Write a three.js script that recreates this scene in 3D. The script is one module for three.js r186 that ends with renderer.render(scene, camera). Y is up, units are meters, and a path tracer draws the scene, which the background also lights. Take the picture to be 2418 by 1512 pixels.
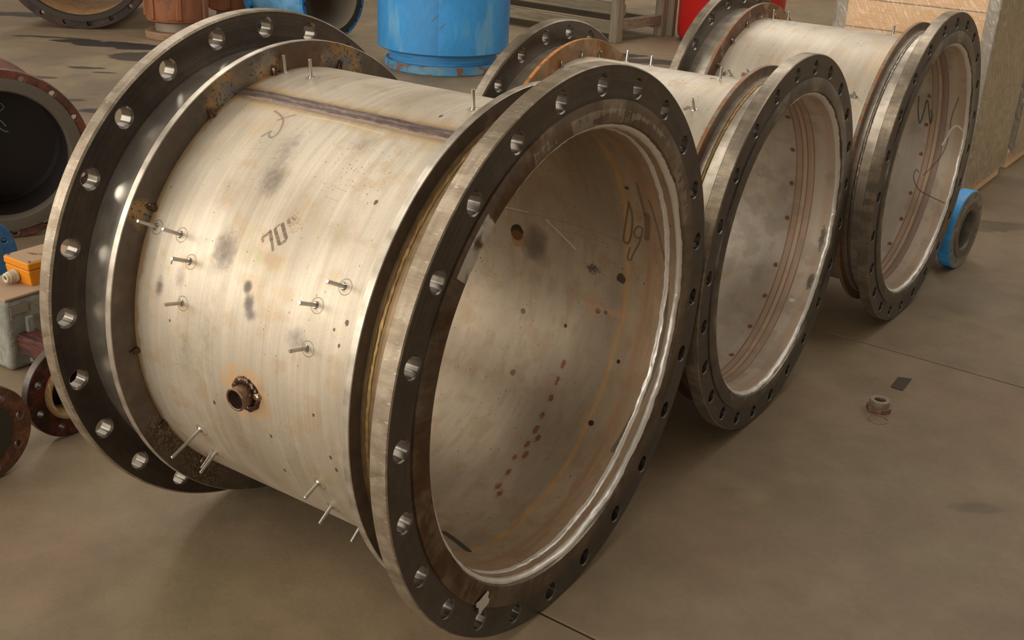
import * as THREE from 'three';
import { mergeGeometries, toCreasedNormals, mergeVertices } from 'three/addons/utils/BufferGeometryUtils.js';
import { RoundedBoxGeometry } from 'three/addons/geometries/RoundedBoxGeometry.js';
import { RectAreaLightUniformsLib } from 'three/addons/lights/RectAreaLightUniformsLib.js';

// ---------------------------------------------------------------- camera, light, exposure
const scene = new THREE.Scene();
const camera = new THREE.PerspectiveCamera(2 * Math.atan(756 / 2661.35) * 180 / Math.PI, 2418 / 1512, 0.05, 80);
camera.position.set(0, 1.3257, 0);
camera.rotation.order = 'YXZ';
camera.rotation.set(-0.3974, 0, 0.0504);
const renderer = new THREE.WebGLRenderer({ antialias: true });
renderer.toneMapping = THREE.LinearToneMapping;
renderer.toneMappingExposure = 0.6;
renderer.shadowMap.enabled = true;
scene.background = new THREE.Color(0.9, 0.92, 0.95);
RectAreaLightUniformsLib.init();
const WINDOW_LIGHT = new THREE.Color(1, 0.94, 0.86), ROOF_LIGHT = new THREE.Color(1, 0.94, 0.86);
const WINDOW_LEVEL = 13, ROOF_LEVEL = 6;

// ---------------------------------------------------------------- helpers
const D = Math.PI / 180, TAU = Math.PI * 2;
let seed = 1234567;
const rnd = () => { seed = (seed * 1664525 + 1013904223) >>> 0; return seed / 4294967296; };
const rr = (a, b) => a + (b - a) * rnd();
const NT = 256, LAT = new Float32Array(NT * NT);
for (let i = 0; i < NT * NT; i++) LAT[i] = rnd();
function noise(x, y) {
  const xi = Math.floor(x), yi = Math.floor(y); let fx = x - xi, fy = y - yi;
  fx = fx * fx * (3 - 2 * fx); fy = fy * fy * (3 - 2 * fy);
  const x0 = xi & 255, x1 = (xi + 1) & 255, y0 = (yi & 255) * 256, y1 = ((yi + 1) & 255) * 256;
  const a = LAT[y0 + x0], b = LAT[y0 + x1], c = LAT[y1 + x0], d = LAT[y1 + x1];
  return a + (b - a) * fx + (c - a + (a - b - c + d) * fx) * fy;
}
function fbm(x, y, n = 4) { let s = 0, a = 0.5, t = 0; for (let i = 0; i < n; i++) { s += a * noise(x, y); t += a; a *= 0.5; x = x * 2.03 + 17.3; y = y * 2.03 + 9.1; } return s / t; }
const sm = (a, b, x) => { const t = Math.min(1, Math.max(0, (x - a) / (b - a))); return t * t * (3 - 2 * t); };
const mix = (a, b, t) => a + (b - a) * t;
const mix3 = (a, b, t) => [mix(a[0], b[0], t), mix(a[1], b[1], t), mix(a[2], b[2], t)];

const used = {};
function numbered(n) { const k = used[n] = (used[n] ?? -1) + 1; return k ? `${n}_${String(k).padStart(3, '0')}` : n; }
function mesh(name, geo, mat, parent) {
  const m = new THREE.Mesh(geo, mat); m.name = name; m.castShadow = m.receiveShadow = true; parent.add(m); return m;
}
function thing(name, label, category, pos = [0, 0, 0], turn = 0, group) {
  const o = new THREE.Group(); o.name = numbered(name); o.position.set(...pos); o.rotation.y = turn;
  o.userData = { label, category }; if (group) o.userData.group = group; scene.add(o); return o;
}
function single(name, label, category, geo, mat) { const m = mesh(numbered(name), geo, mat, scene); m.userData = { label, category }; return m; }
function struct(name, geo, mat, label) { const m = mesh(name, geo, mat, scene); m.userData = { kind: 'structure', label, category: name.split('_')[0] }; return m; }

// colour texture painted pixel by pixel (fn gives sRGB 0..255), then worked over on the canvas
function canvasTex(w, h, fn, draw, srgb = true) {
  const c = document.createElement('canvas'); c.width = w; c.height = h; const g = c.getContext('2d');
  const im = g.createImageData(w, h), d = im.data;
  for (let y = 0, i = 0; y < h; y++) for (let x = 0; x < w; x++, i += 4) {
    const p = fn(x, y); d[i] = p[0]; d[i + 1] = p[1]; d[i + 2] = p[2]; d[i + 3] = 255;
  }
  g.putImageData(im, 0, 0);
  if (draw) draw(g, w, h);
  const t = new THREE.CanvasTexture(c); if (srgb) t.colorSpace = THREE.SRGBColorSpace;
  t.wrapS = t.wrapT = THREE.MirroredRepeatWrapping; t.anisotropy = 8; return t;
}
function dataTex(w, h, fn) {
  const d = new Uint8Array(w * h * 4);
  for (let y = 0, i = 0; y < h; y++) for (let x = 0; x < w; x++, i += 4) { const v = Math.max(0, Math.min(255, fn(x, y))); d[i] = d[i + 1] = d[i + 2] = v; d[i + 3] = 255; }
  const t = new THREE.DataTexture(d, w, h); t.magFilter = THREE.LinearFilter; t.minFilter = THREE.LinearFilter; t.wrapS = t.wrapT = THREE.RepeatWrapping; t.needsUpdate = true; return t;
}
const std = (o) => new THREE.MeshStandardMaterial(o);

// surface of revolution about local X; profile = [[offset, radius], ...]; angle a: y = r sin a, z = r cos a
function revolve(profile, seg = 160, uvf = (o, r, a, l) => [a / TAU, l], crease = 0.6, wob) {
  const P = [], U = [], I = []; let l = 0;
  profile.forEach(([o, r], i) => {
    if (i) l += Math.hypot(o - profile[i - 1][0], r - profile[i - 1][1]);
    for (let j = 0; j <= seg; j++) {
      const a = j / seg * TAU; let R = r, O = o;
      if (wob) [O, R] = wob(o, r, j === seg ? 0 : a, i);
      P.push(O, R * Math.sin(a), R * Math.cos(a)); U.push(...uvf(o, r, a, l));
    }
  });
  const n = seg + 1;
  for (let i = 0; i < profile.length - 1; i++) for (let j = 0; j < seg; j++) { const a = i * n + j; I.push(a, a + 1, a + n, a + 1, a + n + 1, a + n); }
  const g = new THREE.BufferGeometry();
  g.setAttribute('position', new THREE.Float32BufferAttribute(P, 3)); g.setAttribute('uv', new THREE.Float32BufferAttribute(U, 2)); g.setIndex(I);
  return crease ? toCreasedNormals(g, crease) : (g.computeVertexNormals(), g);
}
// closed ring of rectangular section with small chamfers
const ringProfile = (o0, o1, ri, ro, b = 0.0012) => [[o0 + b, ri], [o0, ri + b], [o0, ro - b], [o0 + b, ro], [o1 - b, ro], [o1, ro - b], [o1, ri + b], [o1 - b, ri], [o0 + b, ri]];
function ringGeo(o0, o1, ri, ro, b, seg = 160, uvf) { return revolve(ringProfile(o0, o1, ri, ro, b), seg, uvf); }

// flange disc with bolt holes; returns { face, rim, holes }
function flangeGeo(Ro, Ri, bcr, hr, n, phase, o0, th, bevel = 0.002) {
  const circ = (T, cx, cy, r, k, cw) => { const pts = []; for (let i = 0; i < k; i++) { const a = (cw ? -1 : 1) * i / k * TAU; pts.push(new THREE.Vector2(cx + r * Math.cos(a), cy + r * Math.sin(a))); } return new T(pts); };
  const s = circ(THREE.Shape, 0, 0, Ro, 240); s.holes.push(circ(THREE.Path, 0, 0, Ri, 180, true));
  for (let i = 0; i < n; i++) { const a = phase + i / n * TAU; s.holes.push(circ(THREE.Path, -bcr * Math.cos(a), bcr * Math.sin(a), hr, 28, true)); }
  let g = new THREE.ExtrudeGeometry(s, { depth: th - 2 * bevel, bevelEnabled: true, bevelSize: bevel, bevelThickness: bevel, bevelOffset: -bevel, bevelSegments: 1, steps: 1 });
  g.translate(0, 0, bevel); g.rotateY(Math.PI / 2); g.translate(o0, 0, 0);
  if (g.index) g = g.toNonIndexed();
  const p = g.attributes.position, out = { face: [[], []], rim: [[], []], holes: [[], []] };
  const A = new THREE.Vector3(), B = new THREE.Vector3(), C = new THREE.Vector3(), N = new THREE.Vector3();
  for (let i = 0; i < p.count; i += 3) {
    A.fromBufferAttribute(p, i); B.fromBufferAttribute(p, i + 1); C.fromBufferAttribute(p, i + 2);
    N.copy(B).sub(A).cross(C.clone().sub(A)).normalize();
    const rad = Math.max(Math.hypot(A.y, A.z), Math.hypot(B.y, B.z), Math.hypot(C.y, C.z));
    const k = Math.abs(N.x) > 0.9 ? 'face' : rad > Ro - 0.004 ? 'rim' : 'holes', [P, U] = out[k];
    const a0 = Math.atan2(A.y, A.z);
    for (const v of [A, B, C]) {
      P.push(v.x, v.y, v.z);
      if (k === 'face') U.push(0.5 + v.z / (2 * Ro), 0.5 + v.y / (2 * Ro));
      else { let a = Math.atan2(v.y, v.z); if (a - a0 > Math.PI) a -= TAU; if (a - a0 < -Math.PI) a += TAU; U.push(a * Ro / 0.5, (v.x - o0) / 0.5); }
    }
  }
  const mk = ([P, U], cr) => { const q = new THREE.BufferGeometry(); q.setAttribute('position', new THREE.Float32BufferAttribute(P, 3)); q.setAttribute('uv', new THREE.Float32BufferAttribute(U, 2)); return toCreasedNormals(q, cr); };
  return { face: mk(out.face, 0.3), rim: mk(out.rim, 0.4), holes: mk(out.holes, 0.5) };
}
function box(w, h, d, x = 0, y = 0, z = 0, r = 0.004) { const g = new RoundedBoxGeometry(w, h, d, 2, Math.min(r, w / 2.1, h / 2.1, d / 2.1)); g.translate(x, y, z); return g; }
// vertical lathe
function lathe(pts, seg = 64) { const g = new THREE.LatheGeometry(pts.map(([r, y]) => new THREE.Vector2(r, y)), seg); return toCreasedNormals(g, 0.6); }
// lumpy blob (weld spatter, tacks)
function blob(rx, ry, rz, s, amp = 0.25) {
  let g = new THREE.IcosahedronGeometry(1, 3); g.deleteAttribute('uv'); g.deleteAttribute('normal'); g = mergeVertices(g, 1e-4); const p = g.attributes.position;
  for (let i = 0; i < p.count; i++) {
    const x = p.getX(i), y = p.getY(i), z = p.getZ(i), k = 1 + amp * (fbm(x * 1.6 + s, y * 1.6 + z * 1.3 + s * 2, 3) - 0.5) * 2;
    p.setXYZ(i, x * rx * k, y * ry * k, z * rz * k);
  }
  g.computeVertexNormals(); g.setAttribute('uv', new THREE.Float32BufferAttribute(new Float32Array(p.count * 2), 2)); return g;
}

// ---------------------------------------------------------------- floor
const JD = [0.82, 0.572], JN = [0.572, -0.82];          // along and across the slab joints
const fine = dataTex(512, 512, (x, y) => 120 + 70 * (fbm(x / 6, y / 6, 4) - 0.5) + 40 * (noise(x * 0.9, y * 0.9) - 0.5));
const STAINS = [                                        // oil and rubber marks: x, z, radii, strength
  [-2.96, -7.56, 0.19, 0.08, 1], [-2.72, -7.5, 0.3, 0.11, 1], [-2.52, -7.46, 0.25, 0.1, 1], [-2.44, -7.12, 0.2, 0.13, 0.75], [-3.2, -7.66, 0.25, 0.04, 0.7],
  [-2.617, -6.688, 0.11, 0.035, 0.8], [-2.443, -6.572, 0.065, 0.02, 0.7], [-2.721, -6.354, 0.1, 0.03, 0.6], [-2.329, -5.823, 0.065, 0.03, 0.6], [-2.152, -5.608, 0.085, 0.05, 0.9], [-3.75, -8.57, 0.5, 0.1, 0.8],
  [0.9, -7.9, 0.33, 0.1, 0.7], [0.72, -8.1, 0.16, 0.08, 0.8], [1.82, -4.4, 0.25, 0.08, 0.3], [1.05, -2.2, 0.06, 0.02, 0.15],
];
function floorColor(x, z) {
  const a = fbm(x * 0.9 + 3, z * 0.9 + 5, 4), b = fbm(x * 3.1 + 40, z * 3.1 + 11, 4), c = fbm(x * 14 + 7, z * 14 + 3, 3), s = noise(x * 160, z * 160);
  let col = mix3([120, 103, 80], [138, 120, 94], sm(0.3, 0.7, a));
  col = mix3(col, [130, 117, 88], 0.5 * sm(0.52, 0.72, b));
  col = mix3(col, [130, 102, 80], 0.4 * sm(0.55, 0.75, fbm(x * 2.2 + 90, z * 2.2 + 61, 3)));
  col = mix3(col, [92, 80, 64], 0.5 * sm(0.55, 0.78, fbm(x * 1.7 + 21, z * 1.7 + 77, 5)));
  const k = 1 + 0.16 * (c - 0.5) + 0.07 * (s - 0.5);
  let st = 0;
  for (const [sx, sz, rx, rz, q] of STAINS) {
    const dx = (x - sx) / rx, dz = (z - sz) / rz; if (dx * dx + dz * dz > 6) continue;
    st = Math.max(st, q * sm(1.12, 0.9, Math.sqrt(dx * dx + dz * dz) + 1.0 * (fbm(x * 9 + sx, z * 16, 4) - 0.5)));
  }
  col = mix3(col, [34, 29, 25], st);
  return [col[0] * k, col[1] * k, col[2] * k];
}
const floor = new THREE.Group(); floor.name = 'floor'; scene.add(floor);
floor.userData = { kind: 'structure', label: 'dusty brown concrete workshop floor with dark oil stains', category: 'floor' };
const J0 = 1.4765, JS = 1.69, T0 = -8.4, T1 = 0.9;
{
  const turn = Math.atan2(-JD[1], JD[0]);
  for (let k = -9; k < 12; k++) {
    const n0 = J0 + k * JS + 0.0025, n1 = J0 + (k + 1) * JS - 0.0025, near = k >= -1 && k < 6;
    const g = box(44, 0.2, n1 - n0, 0, 0, 0, 0.003);
    g.rotateY(turn); const nc = (n0 + n1) / 2; g.translate(JN[0] * nc, -0.1, JN[1] * nc);
    const p = g.attributes.position, uv = g.attributes.uv;
    for (let i = 0; i < p.count; i++) { const x = p.getX(i), z = p.getZ(i); uv.setXY(i, (x * JD[0] + z * JD[1] - T0) / (T1 - T0), (x * JN[0] + z * JN[1] - n0) / (n1 - n0)); }
    const W = near ? (k < 2 ? 1400 : 900) : 96, H = near ? (k < 2 ? 280 : 170) : 24;
    const map = canvasTex(W, H, (px, py) => { const t = T0 + (px + 0.5) / W * (T1 - T0), n = n0 + (1 - (py + 0.5) / H) * (n1 - n0); return floorColor(JD[0] * t + JN[0] * n, JD[1] * t + JN[1] * n); });
    const b = fine.clone(); b.repeat.set((T1 - T0) / 0.5, (n1 - n0) / 0.5); b.needsUpdate = true;
    mesh('floor_slab', g, std({ map, roughness: 0.62, bumpMap: b, bumpScale: 0.0006 }), floor);
  }
}

// ---------------------------------------------------------------- hall shell, windows, roof lights (all outside the frame)
const HX0 = -10, HX1 = 14, HZ0 = -17, HZ1 = 14, HH = 7.5;
const wallMat = std({ color: 0xcdc6b8, roughness: 0.9 }), roofMat = std({ color: 0x8f8a80, roughness: 0.9 }), frameMat = std({ color: 0x6f6f6c, roughness: 0.6, metalness: 0.3 });
const cuboid = (x0, x1, y0, y1, z0, z1) => { const g = new THREE.BoxGeometry(x1 - x0, y1 - y0, z1 - z0); g.translate((x0 + x1) / 2, (y0 + y1) / 2, (z0 + z1) / 2); return g; };
const WY0 = 1.5, WY1 = 5.2, WINS = [[-2.3, 1.0], [1.1, 0.65], [4.5, 0.9], [8, 1.35], [11.6, 1.35]].map(([z, h]) => [z - h, z + h]), WINX = [-8, -4.8].map(x => [x - 1.35, x + 1.35]);
{
  const parts = [cuboid(HX0 - 0.3, HX0, 0, WY0, HZ0, HZ1), cuboid(HX0 - 0.3, HX0, WY1, HH, HZ0, HZ1)];
  let z = HZ0; for (const [a, b] of WINS) { parts.push(cuboid(HX0 - 0.3, HX0, WY0, WY1, z, a)); z = b; } parts.push(cuboid(HX0 - 0.3, HX0, WY0, WY1, z, HZ1));
  struct('wall_left', mergeGeometries(parts), wallMat, 'plain grey hall wall with a row of tall windows');
  struct('wall_right', cuboid(HX1, HX1 + 0.3, 0, HH, HZ0, HZ1), wallMat, 'plain grey hall wall on the far side');
  struct('wall_back', cuboid(HX0 - 0.3, HX1 + 0.3, 0, HH, HZ0 - 0.3, HZ0), wallMat, 'plain grey end wall of the hall');
  const front = [cuboid(HX0 - 0.3, HX1 + 0.3, 0, WY0, HZ1, HZ1 + 0.3), cuboid(HX0 - 0.3, HX1 + 0.3, WY1, HH, HZ1, HZ1 + 0.3)];
  let x = HX0 - 0.3; for (const [a, b] of WINX) { front.push(cuboid(x, a, WY0, WY1, HZ1, HZ1 + 0.3)); x = b; } front.push(cuboid(x, HX1 + 0.3, WY0, WY1, HZ1, HZ1 + 0.3));
  struct('wall_front', mergeGeometries(front), wallMat, 'plain grey end wall with two tall windows');
}
let wn = 0;
function windowUnit(w, h, place, color, level, label) {
  const g = new THREE.Group(); g.name = `window_${++wn}`; g.userData = { kind: 'structure', label, category: 'window' }; place(g); scene.add(g);
  mesh('pane', new THREE.PlaneGeometry(w, h), std({ color: 0xdddddd, emissive: color, emissiveIntensity: level * 0.15, roughness: 0.6, side: THREE.DoubleSide }), g).castShadow = false;
  const bars = []; const nx = Math.max(2, Math.round(w / 0.9)), ny = Math.max(2, Math.round(h / 1.3));
  for (let i = 0; i <= nx; i++) { const q = new THREE.BoxGeometry(0.05, h, 0.06); q.translate(-w / 2 + i / nx * w, 0, 0.03); bars.push(q); }
  for (let i = 0; i <= ny; i++) { const q = new THREE.BoxGeometry(w, 0.05, 0.06); q.translate(0, -h / 2 + i / ny * h, 0.03); bars.push(q); }
  mesh('window_frame', mergeGeometries(bars), frameMat, g);
  const L = new THREE.RectAreaLight(color, level, w, h); L.name = 'daylight'; L.position.set(0, 0, 0.08); L.lookAt(0, 0, 5); L.rotation.set(0, Math.PI, 0); L.castShadow = true; g.add(L);
}
for (const [a, b] of WINS) windowUnit(b - a, WY1 - WY0, g => { g.position.set(HX0 - 0.12, (WY0 + WY1) / 2, (a + b) / 2); g.rotation.y = Math.PI / 2; }, WINDOW_LIGHT, WINDOW_LEVEL, 'tall bright workshop window in the long wall');
{
  for (const [a, b] of WINX) windowUnit(b - a, WY1 - WY0, g => { g.position.set((a + b) / 2, (WY0 + WY1) / 2, HZ1 + 0.12); g.rotation.y = Math.PI; }, WINDOW_LIGHT, WINDOW_LEVEL, 'tall bright workshop window in the end wall');
  const strips = [[-5.5, 8], [1.5, -1], [8, -1]], w = 1.8, z0 = HZ0 + 1, parts = []; let x = HX0 - 0.3;
  for (const [c, z1] of strips) { parts.push(cuboid(x, c - w / 2, HH, HH + 0.25, HZ0 - 0.3, HZ1 + 0.3)); parts.push(cuboid(c - w / 2, c + w / 2, HH, HH + 0.25, HZ0 - 0.3, z0)); parts.push(cuboid(c - w / 2, c + w / 2, HH, HH + 0.25, z1, HZ1 + 0.3)); x = c + w / 2; }
  parts.push(cuboid(x, HX1 + 0.3, HH, HH + 0.25, HZ0 - 0.3, HZ1 + 0.3));
  struct('ceiling', mergeGeometries(parts), roofMat, 'grey hall roof with translucent roof light strips');
  for (const [c, z1] of strips) windowUnit(w, z1 - z0, g => { g.position.set(c, HH + 0.1, (z0 + z1) / 2); g.rotation.x = Math.PI / 2; }, ROOF_LIGHT, ROOF_LEVEL, 'long translucent roof light strip');
}

// ---------------------------------------------------------------- metals
// turned steel disc seen flat: concentric tool marks, light wear
const turned = dataTex(1024, 1024, (x, y) => { const r = Math.hypot(x - 511.5, y - 511.5); return 128 + 60 * (noise(r * 0.55, 3) - 0.5) + 50 * (noise(r * 0.16, 9) - 0.5) + 22 * (noise(x * 0.5, y * 0.5) - 0.5); });
const faceMap = canvasTex(1024, 1024, (x, y) => {
  const r = Math.hypot(x - 511.5, y - 511.5), a = Math.atan2(y - 511.5, x - 511.5);
  if (r < 395 || r > 520) return [110, 104, 98];
  const s = noise(r * 0.5, a * 1.2) - 0.5, b = fbm(x / 90, y / 90, 4), f = fbm(x / 14, y / 14, 3);
  let c = mix3([94, 89, 86], [106, 99, 94], sm(0.3, 0.7, b));
  c = mix3(c, [100, 84, 70], 0.3 * sm(0.5, 0.8, fbm(x / 60 + 50, y / 60 + 9, 4)));
  const k = 1 + 0.12 * s + 0.14 * (f - 0.5); return [c[0] * k, c[1] * k, c[2] * k];
}, (g) => {
  for (let i = 0; i < 500; i++) { const a = rnd() * TAU, r = rr(380, 510); g.fillStyle = rnd() < 0.5 ? 'rgba(190,180,165,0.35)' : 'rgba(50,42,36,0.4)'; g.beginPath(); g.arc(512 + r * Math.cos(a), 512 + r * Math.sin(a), rr(0.3, 1.3), 0, TAU); g.fill(); }
});
const faceMat = std({ map: faceMap, metalness: 0.85, roughness: 0.34, bumpMap: turned, bumpScale: 0.0005 });
// flange edge: dull turned steel with nicks, uv in half metres
const rimMapOf = (warm, s0) => canvasTex(1024, 256, (x, y) => {
  const l = noise(x / 60 + s0, y / 3.1) - 0.5, b = fbm(x / 45 + s0, y / 45, 4), f = noise(x / 2 + s0, y / 2) - 0.5, p = sm(0.72, 0.86, fbm(x / 5 + s0, y / 5, 3));
  let c = mix3(warm ? [142, 128, 108] : [134, 123, 108], [164, 150, 130], sm(0.3, 0.7, b)); c = mix3(c, [120, 104, 86], 0.45 * sm(0.5, 0.8, fbm(x / 26 + s0 + 31, y / 26, 4)));
  const k = 1 + 0.12 * l + 0.1 * f + 0.22 * p; return [c[0] * k, c[1] * k, c[2] * k];
}, (g) => { for (let i = 0; i < 150; i++) { g.fillStyle = `rgba(225,215,200,${rr(0.2, 0.7)})`; g.beginPath(); g.arc(rnd() * 1024, rnd() * 256, rr(0.5, 2), 0, TAU); g.fill(); } });
const rimBump = dataTex(512, 512, (x, y) => 128 + 70 * (noise(x / 40, y / 1.7) - 0.5) + 60 * (fbm(x / 5, y / 5, 3) - 0.5));
const holeMat = std({ color: 0x857e75, metalness: 0.95, roughness: 0.34 });
const turnedTube = dataTex(64, 512, (x, y) => 128 + 60 * (noise(3, y * 0.8) - 0.5) + 40 * (noise(7, y * 0.2) - 0.5));
const neckMap = canvasTex(1024, 128, (x, y) => { const b = fbm(x / 40, y / 30, 4), l = noise(x / 200, y / 1.5) - 0.5; const c = mix3([176, 166, 150], [204, 194, 178], sm(0.25, 0.7, b)); const k = 1 + 0.1 * l; return [c[0] * k, c[1] * k, c[2] * k]; });
const turnedMetal = o => new THREE.MeshPhysicalMaterial({ anisotropyRotation: 0, ...o });   // tool marks run round the part
const neckMat = turnedMetal({ map: neckMap, metalness: 0.85, roughness: 0.38, anisotropy: 0.6 });
// polished neck with a heat-tinted line beside the plate weld; v runs 0..1 over 0.2 m from the plate
const tintedNeck = turnedMetal({ map: canvasTex(1024, 256, (x, y) => {
  const v = (1 - y / 256) * 0.2, n = fbm(x / 30, y / 20, 3) - 0.5, l = noise(x / 300, y / 1.3) - 0.5; let c = mix3([188, 180, 166], [208, 200, 186], sm(0.3, 0.7, fbm(x / 60, y / 40, 4)));
  c = mix3(c, [176, 128, 88], 0.8 * sm(0.007, 0.002, Math.abs(v - 0.021 + n * 0.006))); c = mix3(c, [96, 108, 128], 0.8 * sm(0.006, 0.002, Math.abs(v - 0.013 + n * 0.004))); return c.map(q => q * (1 + 0.08 * l));
}), metalness: 0.88, roughness: 0.31, anisotropy: 0.6 });
const rimMat = turnedMetal({ map: rimMapOf(true, 0), metalness: 0.65, roughness: 0.38, anisotropy: 0.7, bumpMap: rimBump, bumpScale: 0.0003 });
const rimMat2 = turnedMetal({ map: rimMapOf(false, 40), metalness: 0.72, roughness: 0.34, anisotropy: 0.7, bumpMap: rimBump, bumpScale: 0.0003 });
const edgeMat = turnedMetal({ map: neckMap, metalness: 0.8, roughness: 0.36, anisotropy: 0.6 });
const studMat = std({ color: 0xc9c6c0, metalness: 0.95, roughness: 0.25 });
const weldMat = std({ color: 0xeeeae2, metalness: 0.65, roughness: 0.42 });
const goldMat = std({ color: 0x8f7448, metalness: 0.75, roughness: 0.45 });
const burntMat = std({ color: 0x665044, metalness: 0.85, roughness: 0.24 });
const seamMat = std({ map: canvasTex(512, 64, (x, y) => { const n = fbm(x / 40, y / 3, 4), e = Math.abs(y / 32 - 1); let c = mix3([96, 80, 74], [136, 118, 106], sm(0.3, 0.7, n)); return mix3(c, [168, 150, 128], 0.5 * sm(0.55, 0.75, e + 0.3 * (noise(x / 6, 2) - 0.5))); }), metalness: 0.6, roughness: 0.45 });

// ---------------------------------------------------------------- flanged flow tubes
// painting helper: places marks by offset along the tube (m) and angle (deg)
function painter(g, w, h, a0, a1, o0, o1, R) {
  const X = a => (a - a0) / (a1 - a0) * w, Y = o => (1 - (o - o0) / (o1 - o0)) * h;
  const kx = w / ((a1 - a0) * D * R), ky = h / (o1 - o0);
  const P = {
    X, Y, kx, ky,
    smudge(o, a, so, sa, col, alpha, n = 220, dot = 0.0012) {
      g.fillStyle = col; for (let i = 0; i < n; i++) {
        const r = Math.sqrt(-2 * Math.log(1 - rnd() * 0.92)) * 0.55, t = rnd() * TAU, d = dot * rr(0.4, 1.8);
        g.globalAlpha = alpha * rr(0.3, 1); g.beginPath(); g.ellipse(X(a) + r * Math.cos(t) * sa * kx, Y(o) + r * Math.sin(t) * so * ky, d * kx, d * ky, 0, 0, TAU); g.fill();
      } g.globalAlpha = 1;
    },
    dot(o, a, ro, ra, col, alpha = 1) {
      g.globalAlpha = alpha; g.fillStyle = col; g.beginPath(); const n = 14, s = rnd() * 99;
      for (let i = 0; i <= n; i++) { const t = i / n * TAU, k = 0.75 + 0.5 * noise(s + Math.cos(t) * 1.3, s + Math.sin(t) * 1.3); g.lineTo(X(a) + Math.cos(t) * ra * kx * k, Y(o) + Math.sin(t) * ro * ky * k); }
      g.fill(); g.globalAlpha = 1;
    },
    line(pts, wd, col, alpha = 1) {
      g.globalAlpha = alpha; g.strokeStyle = col; g.lineWidth = wd * (kx + ky) / 2; g.lineCap = g.lineJoin = 'round'; g.beginPath();
      pts.forEach(([o, a], i) => i ? g.lineTo(X(a), Y(o)) : g.moveTo(X(a), Y(o))); g.stroke(); g.globalAlpha = 1;
    },
    curve(pts, wd, col, alpha = 1) {
      const c = new THREE.CatmullRomCurve3(pts.map(([o, a]) => new THREE.Vector3(X(a), Y(o), 0)));
      g.globalAlpha = alpha; g.strokeStyle = col; g.lineWidth = wd * (kx + ky) / 2; g.lineCap = g.lineJoin = 'round'; g.beginPath();
      c.getPoints(pts.length * 8).forEach((v, i) => i ? g.lineTo(v.x, v.y) : g.moveTo(v.x, v.y)); g.stroke(); g.globalAlpha = 1;
    },
    ring(o, a, r, col, alpha, wd = 0.0012) { g.globalAlpha = alpha; g.strokeStyle = col; g.lineWidth = wd * ky; g.beginPath(); g.ellipse(X(a), Y(o), r * kx, r * ky, 0, 0, TAU); g.stroke(); g.globalAlpha = 1; },
  };
  return P;
}
function steelSheet(w, h, sx, sy, s0, light, dark, streak = 1) {   // sx, sy: pixels per metre round and along the tube
  return (x, y) => {
    const u = x / sx, v = y / sy;                                   // metres
    const st = fbm(u * 5 + s0, v * 90, 3) - 0.5, st2 = noise(u * 9 + s0 + 50, v * 420) - 0.5, b = fbm(u * 5 + s0, v * 9 + 7, 4), m = fbm(u * 26 + s0, v * 26, 4), f = noise(u * 700, v * 700 + s0) - 0.5;
    let c = mix3(dark, light, sm(0.25, 0.68, b));
    c = mix3(c, [dark[0] * 1.02, dark[1] * 0.93, dark[2] * 0.82], 0.35 * sm(0.56, 0.75, m));
    const k = 1 + streak * (0.16 * st + 0.07 * st2) + 0.05 * f; return [c[0] * k, c[1] * k, c[2] * k];
  };
}
const sheetBump = dataTex(512, 512, (x, y) => 128 + 60 * (fbm(x / 30, y / 4, 3) - 0.5) + 26 * (noise(x / 1.5, y / 1.5) - 0.5));

const studGeo = L => { const g = mergeGeometries([new THREE.CylinderGeometry(0.0034, 0.0034, L - 0.001, 14).translate(0, (L - 0.001) / 2, 0), new THREE.CylinderGeometry(0.0026, 0.0034, 0.001, 14).translate(0, L - 0.0005, 0), new THREE.CylinderGeometry(0.0046, 0.0065, 0.002, 14).translate(0, 0.001, 0)]); return g; };
function radial(m, cy, R, o, a) { // put a child on the shell at (offset, angle), its Y axis pointing outwards
  const n = new THREE.Vector3(0, Math.sin(a * D), Math.cos(a * D)); m.position.set(o, cy + R * n.y, R * n.z);
  m.quaternion.setFromUnitVectors(new THREE.Vector3(0, 1, 0), n); return m;
}

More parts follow.
